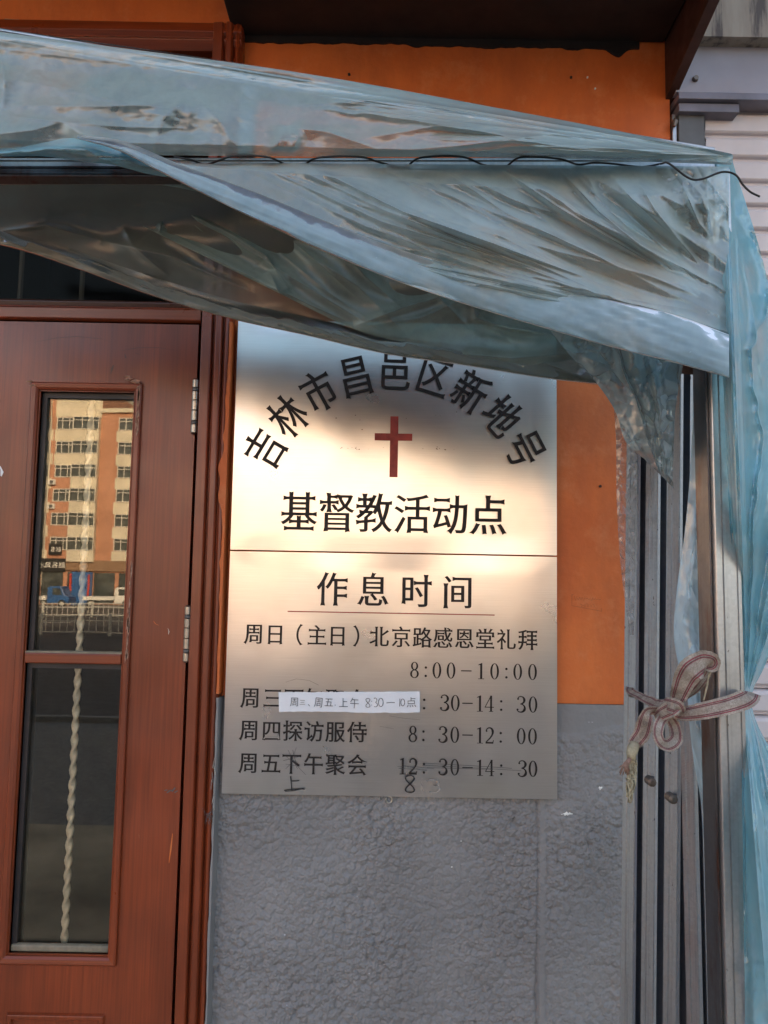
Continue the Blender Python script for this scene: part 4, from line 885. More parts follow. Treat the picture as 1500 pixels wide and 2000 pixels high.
sheet('gable_film', [[(-300, 14, YO), (0, 62, YO), (560, 138, YO), (1000, 216, YO), (1320, 278, YO), (1428, 300, YO)], [(-300, 150, YO-.016), (0, 180, YO-.016), (560, 220, YO-.014), (1000, 262, YO-.008), (1320, 292, YO-.004), (1432, 306, YO-.004)], [(-300, 303, YO-.022), (0, 300, YO-.022), (560, 306, YO-.018), (1000, 308, YO-.008), (1320, 318, YO-.002), (1428, 322, YO-.002)]], 620, 150, d_ped, 'film_gable', root)
# film wrapped over the back of the rail onto the porch roof
sheet('roof_film', [[(-300, 14, YO-.001), (560, 138, YO-.001), (1320, 279, YO-.001), (1425, 300, YO-.001)], [(-300, 20, YO+.03), (560, 139, YO+.03), (1320, 281, YO+.03), (1425, 303, YO+.03)]], 120, 6, None, 'film', root)
# loose flap at left
def d_flap(px, py, u, v): return .022*np.sin(np.pi*v)*(.6+.8*fbm(px/80, py/30, 6))+crease(px, py, [(130, 270), (200, 312), (290, 335)], 9, .014)+crease(px, py, [(60, 283), (20, 300), (-20, 312)], 8, .01)+.02
sheet('loose_flap', [[(-200, 290, YO-.01), (0, 290, YO-.01), (90, 276, YO-.012), (155, 267, YO-.014), (210, 282, YO-.012), (270, 300, YO-.01), (352, 346, YO-.01)], [(-200, 306, YO-.02), (0, 306, YO-.022), (90, 306, YO-.022), (160, 316, YO-.025), (220, 322, YO-.022), (290, 340, YO-.02), (356, 350, YO-.012)]], 150, 26, d_flap, 'film_blue', root)

# front curtain
root = empty('plastic_sheet', PV(900, 600, YO), 'front plastic curtain pulled diagonally across the porch to the corner post', 'plastic sheet', 'plastic sheets on the porch frame')
low = [(236, 296), (345, 352), (500, 428), (620, 484), (760, 542), (900, 590), (1040, 632), (1180, 672), (1300, 702), (1424, 736)]
def d_cur(px, py, u, v):
    e = np.clip(v*10, 0, 1)
    d_ = fan(px, py, 1640, 700, 7.5, .036, 7, 260, 900, .07)*e
    am_ = 1.5; d_ = d_+.020*e*(fbm(px/210-py/95, py/420+px/1500, 77, 2)-.5)*2
    for pts, w_, am in (([(520, 325), (700, 400), (980, 470)], 14, .014), ([(620, 330), (860, 430), (1200, 520), (1400, 575)], 12, .020), ([(740, 330), (900, 390), (1080, 460), (1380, 585)], 11, .020), ([(700, 430), (860, 500), (1060, 555), (1380, 610)], 14, .018), ([(880, 330), (1000, 390), (1120, 430)], 9, .016), ([(1000, 328), (1120, 400), (1300, 500), (1390, 560)], 10, .018), ([(1130, 330), (1250, 400), (1390, 500)], 9, .018), ([(1200, 345), (1290, 380), (1385, 430)], 8, .014), ([(1130, 330), (1150, 350), (1165, 380)], 6, .012), ([(1340, 350), (1370, 380), (1380, 420)], 7, .014), ([(560, 470), (740, 480), (880, 500), (1000, 560)], 12, .010), ([(690, 560), (800, 560), (980, 600)], 14, .010), ([(790, 555), (900, 560), (1010, 552), (1200, 590)], 8, .009)):
        d_ = d_+crease(px, py, pts, w_, am*1.15)*e
    d_ = d_+e*(pulls(px, py, 17, 5, ((420, 322), (1390, 330)), ((1250, 650), (1412, 470)), 6, .022, 14)+pulls(px, py, 4, 8, ((560, 440), (1000, 600)), ((1300, 620), (1415, 680)), 6, .012, 8))
    d_ = d_+crumple(px, py, 4, 60, .0010)*e+.006*np.clip(1-v*12, 0, 1)*np.abs(np.sin(px/34.))
    cor = np.exp(-((px-1360)**2+(py-380)**2)/70**2); d_ = d_+cor*crumple(px, py, 31, 45, .012)
    return d_
rows = [[(236, 292, YO-.006)]+[(x, 318+.008*(x-500)*(x > 500), YO-.008) for x in (380, 540, 680, 820, 950, 1080, 1200, 1310, 1424)]]
mid = [(0.5*(a[0]+b_[0]), .5*(a[1]+b_[1]), YO-.012) for a, b_ in zip(rows[0], low)]; rows.append(mid); rows.append([(.2*a[0]+.8*b_[0], .2*a[1]+.8*b_[1], YO-.030) for a, b_ in zip(rows[0], low)]); rows.append([(x, y, YO-.052) for x, y in low])
sheet('curtain_film', rows, 640, 260, d_cur, 'film', root)
# folded hem of the curtain, a flattened tube
hw_ = [20, 30, 46, 52, 56, 62, 72, 82, 84, 80]
def hem(name, line, widths, Yb, dy_, mat, parent, seed, nu=420):
    R = []
    for k_, (fr_, dd_) in enumerate(((0, .008), (.02, .013), (-.05, .017), (-.3, .018), (-.65, .014), (-.95, .006), (-1.0, .001), (-.6, -.002), (0, .001))):
        R.append([(x+.25*w_*(-fr_)*(x < 1350), y+w_*fr_, Yb-dd_) for (x, y), w_ in zip(line, widths)])
    def dd(px, py, u, v): return .003*(fbm(u*9, v*2, seed)-.5)*2+.006*(fbm(u*5, v*2.2+u*2, seed+2, 2)-.5)*np.sin(np.pi*v)+crumple(px, py, seed+5, 85, .0030)+.0035*rid(px/260, (py-.42*px)/16, seed+8, 2)
    return sheet(name, R, nu, 40, dd, mat, parent)
hem('folded_hem', [(150, 270)]+low, [6]+hw_, YO-.066, 0, 'film_hem', root, 12)

# inner curtain, hanging further back
YI = -.40
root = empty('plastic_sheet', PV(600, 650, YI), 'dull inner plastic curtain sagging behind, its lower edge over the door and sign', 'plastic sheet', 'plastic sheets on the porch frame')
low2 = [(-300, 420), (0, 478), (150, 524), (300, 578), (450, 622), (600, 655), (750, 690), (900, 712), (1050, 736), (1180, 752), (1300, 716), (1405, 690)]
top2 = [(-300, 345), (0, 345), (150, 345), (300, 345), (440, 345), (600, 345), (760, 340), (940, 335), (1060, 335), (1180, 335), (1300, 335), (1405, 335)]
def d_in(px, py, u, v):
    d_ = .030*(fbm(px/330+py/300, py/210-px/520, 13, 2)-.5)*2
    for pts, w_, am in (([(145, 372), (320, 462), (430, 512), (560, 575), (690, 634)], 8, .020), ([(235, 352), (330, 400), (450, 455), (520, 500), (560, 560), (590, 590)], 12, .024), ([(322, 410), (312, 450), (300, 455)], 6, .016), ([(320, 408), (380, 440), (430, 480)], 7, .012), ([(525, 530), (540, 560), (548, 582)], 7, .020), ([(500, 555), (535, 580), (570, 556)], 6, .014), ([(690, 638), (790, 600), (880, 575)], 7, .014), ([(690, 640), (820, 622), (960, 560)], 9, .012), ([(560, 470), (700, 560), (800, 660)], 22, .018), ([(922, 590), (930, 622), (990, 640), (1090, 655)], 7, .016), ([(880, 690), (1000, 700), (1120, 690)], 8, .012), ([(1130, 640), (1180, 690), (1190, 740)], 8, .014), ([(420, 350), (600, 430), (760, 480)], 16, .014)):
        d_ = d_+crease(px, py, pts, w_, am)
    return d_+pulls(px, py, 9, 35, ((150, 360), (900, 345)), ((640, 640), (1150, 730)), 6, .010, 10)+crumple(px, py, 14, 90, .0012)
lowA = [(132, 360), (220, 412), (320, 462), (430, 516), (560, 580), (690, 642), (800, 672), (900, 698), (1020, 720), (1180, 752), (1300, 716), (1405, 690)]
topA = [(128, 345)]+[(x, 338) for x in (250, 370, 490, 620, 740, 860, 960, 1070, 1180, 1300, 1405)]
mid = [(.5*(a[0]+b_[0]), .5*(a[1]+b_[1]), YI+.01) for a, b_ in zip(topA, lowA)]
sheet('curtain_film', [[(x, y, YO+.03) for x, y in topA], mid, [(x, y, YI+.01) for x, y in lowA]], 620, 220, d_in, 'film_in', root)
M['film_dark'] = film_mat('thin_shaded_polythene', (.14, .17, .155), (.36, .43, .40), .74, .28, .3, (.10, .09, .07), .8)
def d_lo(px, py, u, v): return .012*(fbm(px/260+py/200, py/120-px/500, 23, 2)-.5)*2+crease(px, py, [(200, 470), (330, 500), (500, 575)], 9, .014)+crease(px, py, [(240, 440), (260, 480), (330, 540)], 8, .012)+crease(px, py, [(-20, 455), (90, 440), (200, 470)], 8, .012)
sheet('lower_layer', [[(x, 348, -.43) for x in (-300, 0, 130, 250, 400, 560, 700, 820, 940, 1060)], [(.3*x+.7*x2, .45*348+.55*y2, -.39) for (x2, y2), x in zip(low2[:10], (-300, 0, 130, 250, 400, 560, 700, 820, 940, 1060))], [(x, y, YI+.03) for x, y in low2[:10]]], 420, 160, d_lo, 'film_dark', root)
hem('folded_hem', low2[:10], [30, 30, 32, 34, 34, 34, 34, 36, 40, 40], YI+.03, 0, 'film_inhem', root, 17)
# gathered bunch under the corner
root = empty('plastic_sheet', PV(1290, 930, -.34), 'crumpled grey plastic bunch hanging to a point in front of the channels', 'plastic sheet', 'plastic sheets on the porch frame')
def d_g(px, py, u, v): return crumple(px, py, 41, 75, .026)+fan(px, py, 1300, 960, 6, .04, 44, 30, 200, .2)
M['film_in2'] = film_mat('bunched_polythene', (.34, .46, .49), (.58, .72, .76), .62, .14, .2, (.3, .27, .22))
M['film_strip'] = film_mat('pale_blue_polythene', (.48, .66, .74), (.60, .80, .86), .85, .18, .1, (.4, .45, .45))
sheet('gathered_film', [[(1040, 600, -.37), (1180, 600, -.40), (1330, 620, -.42)], [(1110, 690, -.37), (1225, 690, -.41), (1335, 700, -.42)], [(1160, 742, -.36), (1240, 750, -.41), (1325, 760, -.41)], [(1200, 800, -.34), (1255, 805, -.39), (1318, 815, -.40)], [(1222, 862, -.34), (1265, 870, -.38), (1316, 880, -.38)], [(1262, 900, -.34), (1285, 915, -.36), (1314, 930, -.36)], [(1306, 944, -.34), (1310, 948, -.34), (1316, 954, -.34)]], 200, 260, d_g, 'film_in2', root)
sheet('front_fold', [[(1255, 690, -.43), (1290, 690, -.44), (1325, 695, -.43)], [(1262, 730, -.42), (1285, 735, -.445), (1312, 740, -.43)], [(1258, 790, -.41), (1285, 800, -.44), (1314, 810, -.42)], [(1275, 850, -.40), (1290, 850, -.42), (1312, 855, -.40)], [(1300, 925, -.38), (1306, 930, -.38), (1314, 940, -.38)]], 90, 160, lambda px, py, u, v: crumple(px, py, 51, 40, .010), 'film_strip', root)
# clear edge strip along the left channel
root = empty('plastic_sheet', PV(1225, 1250, -.25), 'thin clear crumpled plastic edge beside the leftmost channel over the orange wall', 'plastic sheet', 'plastic sheets on the porch frame')
sheet('clear_film', [[(1196, 760, -.27), (1215, 750, -.28), (1250, 745, -.28)], [(1203, 860, -.26), (1218, 860, -.28), (1246, 860, -.27)], [(1204, 960, -.26), (1218, 960, -.275), (1243, 960, -.26)], [(1208, 1050, -.26), (1220, 1050, -.27), (1240, 1050, -.26)], [(1216, 1140, -.26), (1224, 1140, -.265), (1240, 1140, -.26)], [(1230, 1240, -.26), (1233, 1240, -.262), (1238, 1240, -.26)]], 60, 260, lambda px, py, u, v: crumple(px, py, 61, 34, .012), 'film_clear', root)
# pale blue strip between the channels and the post
root = empty('plastic_sheet', PV(1360, 1800, -.43), 'pale blue twisted plastic strip hanging between the channels and the corner post', 'plastic sheet', 'plastic sheets on the porch frame')
rowsS = [(700, 1356, 1398), (800, 1354, 1394), (880, 1350, 1388), (960, 1345, 1386), (1050, 1336, 1382), (1150, 1322, 1390), (1240, 1316, 1396), (1310, 1328, 1399), (1360, 1342, 1399), (1400, 1345, 1398), (1480, 1354, 1394), (1560, 1368, 1388), (1640, 1374, 1386), (1720, 1384, 1392), (1800, 1393, 1399)]
sheet('blue_film', [[(a, y, -.415), (.6*a+.4*b_, y, -.435), (b_, y, -.42)] for y, a, b_ in rowsS], 70, 700, lambda px, py, u, v: crumple(px, py*.45, 71, 44, .007)+crease(px, py, [(1375, 880), (1362, 1040), (1345, 1200)], 10, .014)+crease(px, py, [(1375, 1370), (1372, 1430), (1368, 1520)], 6, .012)+crease(px, py, [(1355, 1370), (1362, 1450)], 5, .01)+crease(px, py, [(1390, 1240), (1350, 1300)], 8, .010), 'film_strip', root)
# ragged white edge of the strip
V, Fs = [], []
# blue side curtain, pinched by the ribbon
root = empty('plastic_sheet', PV(1480, 1900, -.45), 'teal plastic side curtain right of the corner post, pinched in by the ribbon', 'plastic sheet', 'plastic sheets on the porch frame')
R6 = [(300, 1386, 1428), (332, 1386, 1436), (400, 1392, 1458), (480, 1398, 1482), (560, 1400, 1502), (700, 1410, 1530), (860, 1418, 1545), (1000, 1424, 1550), (1120, 1430, 1545), (1220, 1436, 1522), (1300, 1442, 1494), (1345, 1446, 1472), (1375, 1446, 1468), (1420, 1446, 1482), (1480, 1448, 1512), (1600, 1450, 1560), (1760, 1452, 1620), (1900, 1454, 1650), (2100, 1456, 1690)]
def d_s(px, py, u, v):
    up_ = fan(px, py, 1458, 1365, 7.0, .045, 81, 30, 420, .12)
    return up_+crumple(px, py*.45, 83, 90, .0075)+pulls(px, py, 6, 85, ((1400, 360), (1440, 420)), ((1446, 1330), (1466, 1330)), 7, .022)+pulls(px, py, 6, 86, ((1446, 1370), (1466, 1372)), ((1450, 2000), (1600, 2000)), 8, .022)+crease(px, py, [(1440, 690), (1490, 660)], 12, .012)+crease(px, py, [(1450, 1100), (1480, 1010), (1500, 900)], 10, .02)+crease(px, py, [(1430, 420), (1470, 600), (1495, 800)], 12, .02)
sheet('side_film', [[(a, y, -.448), (.65*a+.35*b_, y, -.46), (b_, y, -.43)] for y, a, b_ in R6], 150, 900, d_s, 'film_blue', root)
def d_s2(px, py, u, v): return crumple(px, py, 93, 90, .02)
sheet('inner_layer', [[(a, y, -.41), (.5*a+.5*b_, y, -.40), (b_-6, y, -.39)] for y, a, b_ in R6[:12]], 60, 300, d_s2, 'film_blue', root)
sheet('inner_layer', [[(a, y, -.41), (.5*a+.5*b_, y, -.40), (b_-6, y, -.39)] for y, a, b_ in R6[12:]], 60, 200, d_s2, 'film_clear', root)
# bubbly rolled edge beside the post
nn = 150; V = []; 
for i in range(nn):
    py = 950+400*i/(nn-1); w_ = 16*math.sin(math.pi*i/(nn-1))**.5
    for j in range(10):
        a = math.pi*j/9; p = P(1432+(py-950)*.035+w_*.5-w_*.5*math.cos(a)+2*random.random(), py, -.462-.009*math.sin(a)-.004*random.random()*math.sin(a)); V.append(p)
ii = np.arange(nn*10).reshape(nn, 10); mesh('rolled_edge', V, np.stack([ii[:-1, :-1].ravel(), ii[1:, :-1].ravel(), ii[1:, 1:].ravel(), ii[:-1, 1:].ravel()], 1), M['film_clear'], root, smooth=True)

# ------------------------------------------------------------------ wire stitched along the crossbar
pts = []
x = 340
hum = [(340, 306), (372, 312), (400, 321), (430, 313), (455, 305), (520, 306), (560, 322), (590, 324), (622, 308), (700, 306), (745, 318), (790, 326), (822, 308), (900, 306), (945, 322), (985, 326), (1018, 307), (1090, 310), (1128, 321), (1160, 318), (1200, 320), (1252, 326), (1290, 320), (1306, 319), (1344, 347), (1370, 350), (1410, 336), (1436, 341), (1452, 362), (1466, 375), (1484, 384)]
c = cr1([(x, y, 0) for x, y in hum], np.linspace(0, 1, 330)); wp = []
for i, q in enumerate(c):
    dep = -.016*min(1, max(-.6, (317-q[1])/8)) if q[0] < 1290 else -.040
    wp.append(P(q[0], q[1], YO+dep-.012))
tag(MB().tube(wp, .0012, 7).build('wire', M['wire'], origin=wp[-1], smooth=True), 'thin dark wire stitched along the crossbar, its loose end bent past the corner', 'wire')

# ------------------------------------------------------------------ ribbon tied in a bow
rb = empty('ribbon', PV(1305, 1388, -.48), 'striped beige woven ribbon tied in a bow round the channels and post', 'ribbon')
def ribbon(name, ctrl, width, parent=rb, n=90, thick=.0009, vs_=1.0):
    """ctrl: (px,py,Y, tilt) ; tilt turns the band about its run"""
    A = cr1([c_[:4] for c_ in ctrl], np.linspace(0, 1, n)); ws = np.interp(np.linspace(0, 1, n), np.linspace(0, 1, len(width)), width) if hasattr(width, '__len__') else np.full(n, width)
    pts = PA(A[:, 0], A[:, 1], A[:, 2]); T = np.gradient(pts, axis=0); T /= np.linalg.norm(T, axis=1)[:, None]
    V, uv = [], []; s = 0; m_ = 9; width_seed = ctrl[0][0] % 17
    for i in range(n):
        v0 = (CAM-pts[i]); v0 /= np.linalg.norm(v0); S = np.cross(T[i], v0); S /= np.linalg.norm(S)+1e-9; N = np.cross(S, T[i]); a = math.radians(A[i, 3])
        Wv = S*math.cos(a)+N*math.sin(a); Nn = np.cross(Wv, T[i]); s += 0 if i == 0 else np.linalg.norm(pts[i]-pts[i-1])
        for sd_ in (1, -1):
            for j in range(m_): q = (j/(m_-1)-.5); V.append(pts[i]+Wv*ws[i]*q+Nn*(sd_*thick/2+.0002*math.cos(q*6)+.0026*(float(vn(s*70, q*2.2, len(name)+width_seed))-.5))+Wv*(.0009*(random.random()-.5) if j in (0, m_-1) else 0)); uv.append((j/(m_-1), s/.05))
    Fs = []
    for i in range(n-1):
        b0, b1 = i*2*m_, (i+1)*2*m_
        for j in range(m_-1): Fs += [(b0+j, b0+j+1, b1+j+1, b1+j), (b0+m_+j+1, b0+m_+j, b1+m_+j, b1+m_+j+1)]
        Fs += [(b0, b1, b1+m_, b0+m_), (b0+m_-1, b0+2*m_-1, b1+2*m_-1, b1+m_-1)]
    Fs += [tuple(list(range(m_))+[2*m_-1-j for j in range(m_)])]
    return mesh(name, np.array(V), Fs, M['web'], parent, smooth=False, uv=uv)
rw = .0170
ribbon('band_right', [(1312, 1392, -.485, 30), (1336, 1394, -.50, 10), (1375, 1388, -.52, 0), (1420, 1378, -.53, 0), (1450, 1368, -.525, 0), (1463, 1361, -.510, 10), (1468, 1354, -.480, 20)], [.012, .016, .019, .020, .0215, .0215, .02])
ribbon('band_left', [(1230, 1344, -.26, 20), (1232, 1350, -.33, 30), (1250, 1360, -.38, 50), (1275, 1371, -.42, 35), (1300, 1380, -.49, 20), (1318, 1388, -.50, 10), (1328, 1394, -.50, 0)], [.012, .012, .013, .015, .017, .017, .015])
ribbon('band_left', [(1234, 1358, -.31, 75), (1252, 1364, -.37, 70), (1285, 1378, -.43, 60), (1312, 1390, -.485, 50)], .013)
ribbon('bow_loop', [(1312, 1388, -.49, 20), (1322, 1368, -.50, 0), (1335, 1335, -.52, -15), (1350, 1310, -.53, -20), (1372, 1297, -.525, -30), (1386, 1294, -.51, -60), (1382, 1304, -.50, -120)], [.012, .016, .024, .030, .031, .024, .014])
ribbon('bow_loop', [(1386, 1294, -.51, 60), (1380, 1318, -.498, 60), (1360, 1345, -.49, 55), (1335, 1364, -.485, 60), (1310, 1380, -.485, 40)], .016)
ribbon('bow_loop', [(1302, 1394, -.49, 0), (1290, 1410, -.512, 25), (1285, 1432, -.522, 30), (1292, 1450, -.522, 35), (1306, 1455, -.512, 10), (1319, 1444, -.498, -15), (1319, 1424, -.488, -20), (1312, 1408, -.484, 10), (1305, 1396, -.484, 20)], [.013, .013, .0125, .013, .015, .016, .014, .012, .010])
ribbon('ribbon_tail', [(1306, 1386, -.49, 20), (1285, 1386, -.50, 50), (1266, 1391, -.505, 45), (1260, 1410, -.505, 5), (1254, 1432, -.50, -5), (1241, 1450, -.495, 0), (1238, 1456, -.495, 0)], [.014, .013, .015, .018, .018, .016, .012])
ribbon('knot', [(1280, 1402, -.495, 10), (1296, 1392, -.512, 0), (1312, 1384, -.516, 0), (1324, 1376, -.505, 10)], [.012, .016, .017, .014])
ribbon('knot', [(1296, 1373, -.50, 10), (1308, 1377, -.518, 0), (1322, 1382, -.518, 0), (1328, 1392, -.50, 0)], [.013, .017, .017, .013])
fr = MB(); random.seed(5)
MB().tube([P(1240, 1452, -.495), P(1236, 1462, -.498), P(1233, 1472, -.498), P(1232, 1482, -.496)], [.0055, .0065, .006, .0045], 12).build('tail_whipping', M['fray'], rb, smooth=True)
for q in range(46):
    ex = random.uniform(-10, 8); ey = random.uniform(-30, 25); 
    pts = [(1236+random.uniform(-5, 5), 1478), (1232+random.uniform(-9, 12), 1500+random.uniform(-5, 5)), (1234+random.uniform(-8, 9)+ex*.3, 1525+random.uniform(-6, 6)), (1229+ex*.6, 1545+ey)]
    cpts = cr1([(x, y, 0) for x, y in pts], np.linspace(0, 1, 14)); fr.tube([P(x+random.uniform(-.8, .8), y, -.495+random.uniform(-.006, .006)) for x, y, _ in cpts], .0009, 4)
for (x0, y0, s_) in ():
    fr.tube([P(x0, y0-14, -.497), P(x0-1, y0-4, -.499), P(x0, y0+6, -.498), P(x0, y0+14, -.497)], [.002, .0055*s_, .005*s_, .001], 8)
tag(fr.build('frayed_end', M['fray'], rb, smooth=True), kind='stuff')
tg_ = MB()
for q in range(30):
    tg_.tube([P(1234+random.uniform(-3, 3), 1476, -.499), P(1222+random.uniform(-5, 5), 1492+random.uniform(-4, 4), -.505), P(1219+random.uniform(-9, 12), 1506+random.uniform(-9, 9), -.502)], .0006, 4)
tag(tg_.build('frayed_red_threads', M['fray_red'], rb, smooth=True), kind='stuff')
MB().tube([P(*q, -.505) for q in ((1386, 1294), (1388, 1308), (1383, 1325), (1381, 1340), (1378, 1352), (1374, 1368))], .0011, 5).build('loose_thread', M['fray'], rb)

# scrap of cobweb plastic caught on the door frame
sc_ = MB(); random.seed(9)
for q in range(14):
    a = (409+random.uniform(-5, 5), 1594+random.uniform(-8, 8)); b_ = (a[0]+random.uniform(-10, 14), a[1]+random.uniform(-20, 24)); sc_.tube([P(*a, -.036), P((a[0]+b_[0])/2+random.uniform(-4, 4), (a[1]+b_[1])/2, -.046), P(*b_, -.037)], .0004, 3)
for q in range(8):
    a = (417+random.uniform(-4, 2), 1480+q*14); sc_.tube([P(*a, -.036), P(a[0]+random.uniform(-5, 4), a[1]+20, -.037)], .0005, 3)
tag(sc_.build('plastic_scrap', M['film_clear'], origin=PV(410, 1620, -.036)), 'torn wisp of clear plastic snagged on the door frame edge', 'plastic scrap')

# ------------------------------------------------------------------ the street across, seen in the glass and in the steel
YA = -88.6
def PR(px, py): p = P(px, py, -YA-.02); return p[0], p[2]
ap = empty('apartment_building', (-30, YA-6, -2.1), 'salmon and cream apartment block across the road, reflected in the door pane', 'building')
zroof = PR(205, 806)[1]; rowz = [PR(160, y)[1] for y in (827, 874, 921, 968, 1015, 1062)]
zs0, zs1 = PR(150, 1113)[1], PR(150, 1090)[1]
XM = PR(193, 950)[0]; MW = 10.4
fh = rowz[0]-rowz[1]
XL_, XR_ = XM-5*MW-5.6, XM+6*MW-5.6
MB().box(XM, XR_, YA-12, YA, -2.1, zroof).build('wall', M['render_orange'], ap)
MB().box(XL_, XM-.01, YA-12, YA, -2.1, zroof+3.2).build('wall', M['render_orange'], ap)
MB().box(XM-.1, XR_+.2, YA-12.3, YA+.3, zroof, zroof+.5).build('parapet', M['render_cream'], ap)
MB().box(XL_-.2, XM, YA-12.3, YA+.4, zroof+3.2, zroof+3.8).build('parapet', M['render_cream'], ap)
def win(w_, h_, name, frame_w=.09):
    m_ = MB(); m_.box(-w_/2, w_/2, 0, .04, -h_/2, h_/2); m_.mi = 1
    for x in (-w_/2, -w_/6, w_/4, w_/2-.09): m_.box(x, x+.09, .04, .10, -h_/2, h_/2)
    for z in (-h_/2, h_*.18, h_/2-.09): m_.box(-w_/2, w_/2, .04, .09, z, z+.08)
    return m_
wA = win(2.0, 1.5, 'w').build('window', [M['far_glass'], M['far_frame']], origin=(0, 0, 0)); wB = win(3.0, 1.55, 'w').build('window', [M['far_glass'], M['far_frame']], origin=(0, 0, 0)); wC = win(2.4, 1.5, 'w').build('window', [M['far_glass'], M['far_frame']], origin=(0, 0, 0))
org = ORI[ap.name]; used = set()
cre = MB(); bay = MB()
for mod in range(-5, 6):
    xo_ = XM+mod*MW; tall = mod <= 0
    for r_, z in enumerate(rowz):
        for src, cx_, yy in ((wA, xo_-4.3, YA+.01), (wB, xo_-1.6, YA+.62), (wC, xo_+3.3, YA+.07)):
            if src.name in used: o = src.copy(); C.objects.link(o)
            else: o = src; used.add(src.name)
            o.parent = ap; o.location = (cx_-org[0], yy-org[1], z-org[2]); ORI[o.name] = org
        cre.box(xo_+1.85, xo_+4.75, YA, YA+.06, z-.75-.02-(fh-1.5)+.06, z-.78)
        bay.box(xo_-3.1, xo_-.1, YA, YA+.6, z-.78-(fh-1.55)+.05, z-.79); bay.box(xo_-3.1, xo_-.1, YA, YA+.6, z-.775, z+.775)
        if r_ < 2: cre.box(xo_-5.5, xo_-3.15, YA, YA+.01, z-.75-(fh-1.5), z-.76)
    if tall: cre.box(xo_-5.5, xo_-.05, YA, YA+.012, rowz[0]+.8, rowz[0]+4.2)
cre.build('cream_spandrel', M['render_cream'], ap); bay.build('bay_front', M['render_cream'], ap)
x0, _ = PR(78, 1100); x1_, _ = PR(130, 1100)
MB().box(x0, x1_, YA+.02, YA+.35, PR(100, 1116)[1], PR(100, 1090)[1]).build('shop_sign', M['sign_black'], ap, bevel=.02)
MB().box(PR(96, 1100)[0], PR(122, 1080)[0], YA+.02, YA+.3, PR(100, 1083)[1], PR(100, 1062)[1]).build('shop_sign', M['sign_black'], ap, bevel=.02)
MB().box(x1_+.05, PR(250, 1100)[0]+30, YA+.02, YA+.3, PR(150, 1114)[1], PR(150, 1093)[1]).build('shop_sign', M['sign_brown'], ap, bevel=.02)
def far_char(ch, px, py, size, mat='white_paint'):
    lp = stylise(outline(ch), .01, .01, 0); V, Fs = fill([[l-np.array([.5, .36]) for l in gg] for gg in lp], 1.0); x, z = PR(px, py)
    mesh('character', [(x-a*size, YA+.37+c_*.02, z+b2_*size) for a, b2_, c_ in V], Fs, M[mat], ap)
for ch, px in zip('赵名风水', (124, 111, 97, 84)): far_char(ch, px, 1103, .75)
for ch, px in zip('赵名', (118, 107)): far_char(ch, px, 1073, .6)
# ground-floor shops
sf = MB()
for i in range(-40, 60, 3): sf.box(i*1.0+.25, i*1.0+2.75, YA+.02, YA+.08, -2.0, PR(150, 1117)[1])
sf.build('shop_window', M['far_glass'], ap)
MB().box(PR(142, 1130)[0], PR(180, 1130)[0], YA+.1, YA+.3, -2.1, PR(150, 1116)[1]).build('shop_door', M['blue_paint'], ap)
for px in (138, 172): MB().box(PR(px, 1130)[0], PR(px+4, 1130)[0], YA+.31, YA+.36, -1.5, PR(150, 1120)[1]).build('red_banner', M['red_paint'], ap)
for py in (942, 989):
    ac = bpy.data.objects.new('air_conditioner', None); C.objects.link(ac); ac.parent = ap; ORI[ac.name] = ORI[ap.name]; x, z = PR(102, py)
    MB().box(x-.45, x+.45, YA+.02, YA+.4, z-.3, z+.3).build('casing', M['white_paint'], ac, bevel=.03); MB().tube([(x+.05, YA+.4, z), (x+.05, YA+.43, z)], .22, 16).build('fan_grille', M['guide'], ac)
xx = PR(93, 950)[0]; MB().tube([(xx, YA+.15, 0), (xx, YA+.15, zroof+3)], .07, 8).build('drainpipe', M['render_cream'], ap)
def fence(y, z0, h_, label, sp):
    f_ = empty('road_fence', (0, y, z0), label, 'fence', 'white railings along the road'); a = MB(); b_ = MB()
    for z in (z0+.18, z0+h_*.72, z0+h_-.04): MB().box(-60, 40, y-.03, y+.03, z, z+.06).build('rail', M['fence'], f_)
    for i in range(int(100/sp)): b_.box(-60+i*sp, -60+i*sp+.05, y-.02, y+.02, z0+.2, z0+h_-.04)
    tag(b_.build('baluster', M['fence'], f_), kind='stuff')
    for i in range(26): MB().box(-60+i*4, -60+i*4+.14, y-.08, y+.08, z0, z0+h_+.15).build('post', M['fence'], f_)
fence(-44, -2.1, 1.15, 'nearer white railing along the road, low in the door reflection', .42); fence(-62.5, -2.1, 1.15, 'farther white railing in the middle of the road behind the nearer one', .42)
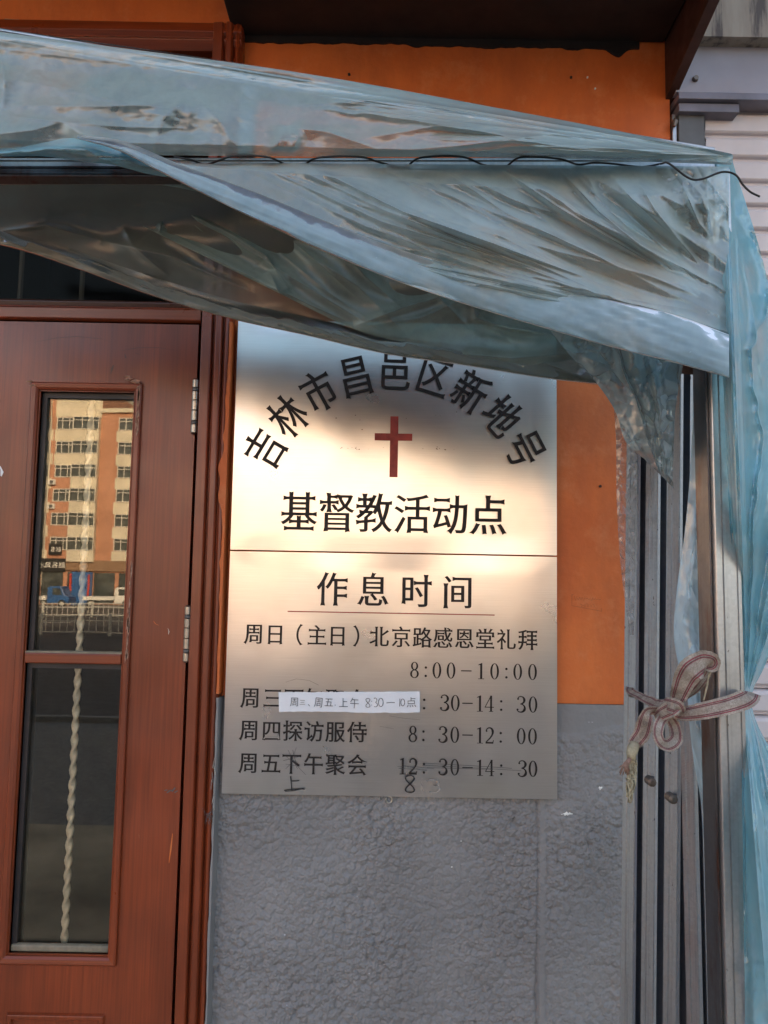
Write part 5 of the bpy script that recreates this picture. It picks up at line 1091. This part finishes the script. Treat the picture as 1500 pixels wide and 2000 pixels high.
def truck(px0, px1, label, cab, body, y=-82, flip=1):
    x0, x1_ = X(px0, 1170, -y), X(px1, 1170, -y); L_ = x1_-x0; t = empty('parked_truck', ((x0+x1_)/2, y, -2.11), label, 'truck')
    z = -2.1; pr = [(0, .45), (0, 2.0), (.12, 2.2), (.62, 2.2), (.82, 1.25), (1.0, 1.1), (1.0, .45)]
    V = [(x0+a*L_, y+s_, z+h_) for s_ in (-.95, .95) for a, h_ in pr]; n = len(pr)
    mesh('cab', V, [tuple(range(n)), tuple(range(2*n-1, n-1, -1))]+[(i, n+i, n+(i+1) % n, (i+1) % n) for i in range(n)], M[cab], t, bevel=.05)
    MB().add([(x0+L_*.25, y+.96, z+1.3), (x0+L_*.70, y+.96, z+1.3), (x0+L_*.58, y+.96, z+2.0), (x0+L_*.25, y+.96, z+2.0), (x0+L_*.25, y+.9, z+1.3), (x0+L_*.70, y+.9, z+1.3), (x0+L_*.58, y+.9, z+2.0), (x0+L_*.25, y+.9, z+2.0)], [(0, 1, 2, 3), (0, 4, 5, 1), (1, 5, 6, 2), (2, 6, 7, 3), (3, 7, 4, 0)]).build('side_window', M['far_glass'], t)
    MB().box(x0-3.4, x0-.08, y-.95, y+.95, z+.75, z+1.15).build(body, M['white_paint'], t, bevel=.03)
    for xx in (x0-2.6, x0+L_*.7):
        wh = bpy.data.objects.new('wheel', None); C.objects.link(wh); wh.parent = t; ORI[wh.name] = ORI[t.name]
        MB().tube([(xx, y+.75, z+.4), (xx, y+1.0, z+.4)], .4, 20).build('tyre', M['rubber'], wh); MB().tube([(xx, y+1.0, z+.4), (xx, y+1.02, z+.4)], .22, 14).build('rim', M['fence'], wh)
truck(100, 141, 'blue flatbed truck parked across the road, seen in the door pane', 'blue_paint', 'flatbed')
truck(229, 262, 'white van cab parked across the road at the right of the door reflection', 'white_paint', 'load_body')
bpy.data.objects.remove(_to)
# ------------------------------------------------------------------ the person taking the picture: only a soft shape in the steel
def person(x, y):
    J = [((0, 0, .98), .16, .12), ((0, 0, 1.15), .15, .11), ((0, 0, 1.36), .17, .11), ((0, 0, 1.45), .075, .07), ((0, .01, 1.52), .055, .06), ((0, .02, 1.60), .082, .095), ((0, .01, 1.67), .075, .09)]
    E_ = [(i, i+1) for i in range(6)]
    def chain(root, pts):
        k = root
        for p, a_, b_ in pts: J.append((p, a_, b_)); E_.append((k, len(J)-1)); k = len(J)-1
        return k
    for s_ in (-1, 1):
        chain(0, [((.10*s_, 0, .90), .09, .09), ((.11*s_, .01, .50), .06, .065), ((.11*s_, -.02, .10), .045, .05), ((.12*s_, .10, .04), .045, .03)])
        w_ = chain(2, [((.19*s_, 0, 1.40), .065, .065), ((.23*s_, .12, 1.22), .05, .05), ((.10*s_, .30, 1.62), .036, .036), ((.055*s_, .315, 1.74), .034, .022)])
        for q in range(4): chain(w_, [((.055*s_+(q-1.5)*.016, .325, 1.80), .009, .009), ((.045*s_+(q-1.5)*.014, .335, 1.84-.004*abs(q-1.5)), .008, .008)])
        chain(w_, [((.03*s_, .30, 1.77), .010, .010), ((.015*s_, .31, 1.80), .009, .009)])
    me = bpy.data.meshes.new('person_body'); me.from_pydata([p for p, _, _ in J], E_, []); o = bpy.data.objects.new('tmp', me); C.objects.link(o)
    sk = o.modifiers.new('skin', 'SKIN'); sk.use_smooth_shade = True
    for i, (p, a_, b_) in enumerate(J): me.skin_vertices[0].data[i].radius = (a_, b_)
    me.skin_vertices[0].data[0].use_root = True
    ss = o.modifiers.new('sub', 'SUBSURF'); ss.levels = 1; ss.render_levels = 1
    bpy.context.view_layer.update(); em = bpy.data.meshes.new_from_object(o.evaluated_get(bpy.context.evaluated_depsgraph_get())); bpy.data.objects.remove(o)
    b_ = bpy.data.objects.new('person', em); C.objects.link(b_); b_.location = (x, y, TZ)
    for n_, c_, r_ in (('skin', (.45, .28, .2), .5), ('dark_jacket', (.03, .032, .045), .7), ('dark_trousers', (.02, .02, .024), .8), ('black_hair', (.01, .009, .008), .5)): M[n_] = simple(n_, c_, r_); em.materials.append(M[n_])
    for f_ in em.polygons:
        c_ = f_.center; f_.use_smooth = True
        f_.material_index = 0 if (c_.z > 1.47 and abs(c_.x) < .12 and (c_.y < .2 or c_.z > 1.70)) else (2 if c_.z < .95 else 1)
        if c_.z > 1.60 and c_.y < .2 and (c_.y < .05 or c_.z > 1.70): f_.material_index = 3
    tag(b_, 'person in a dark jacket holding a phone up towards the wall', 'person')
    ph = MB().box(x-.075, x+.075, y+.355, y+.363, TZ+1.76, TZ+1.84).build('phone', M['marker'], bevel=.002); tag(ph, 'black phone held up by the person in the dark jacket', 'phone')
person(.10, -1.80)
for o in list(bpy.data.objects):
    if o.type == 'EMPTY' and o.parent is not None and not o.children: bpy.data.objects.remove(o)
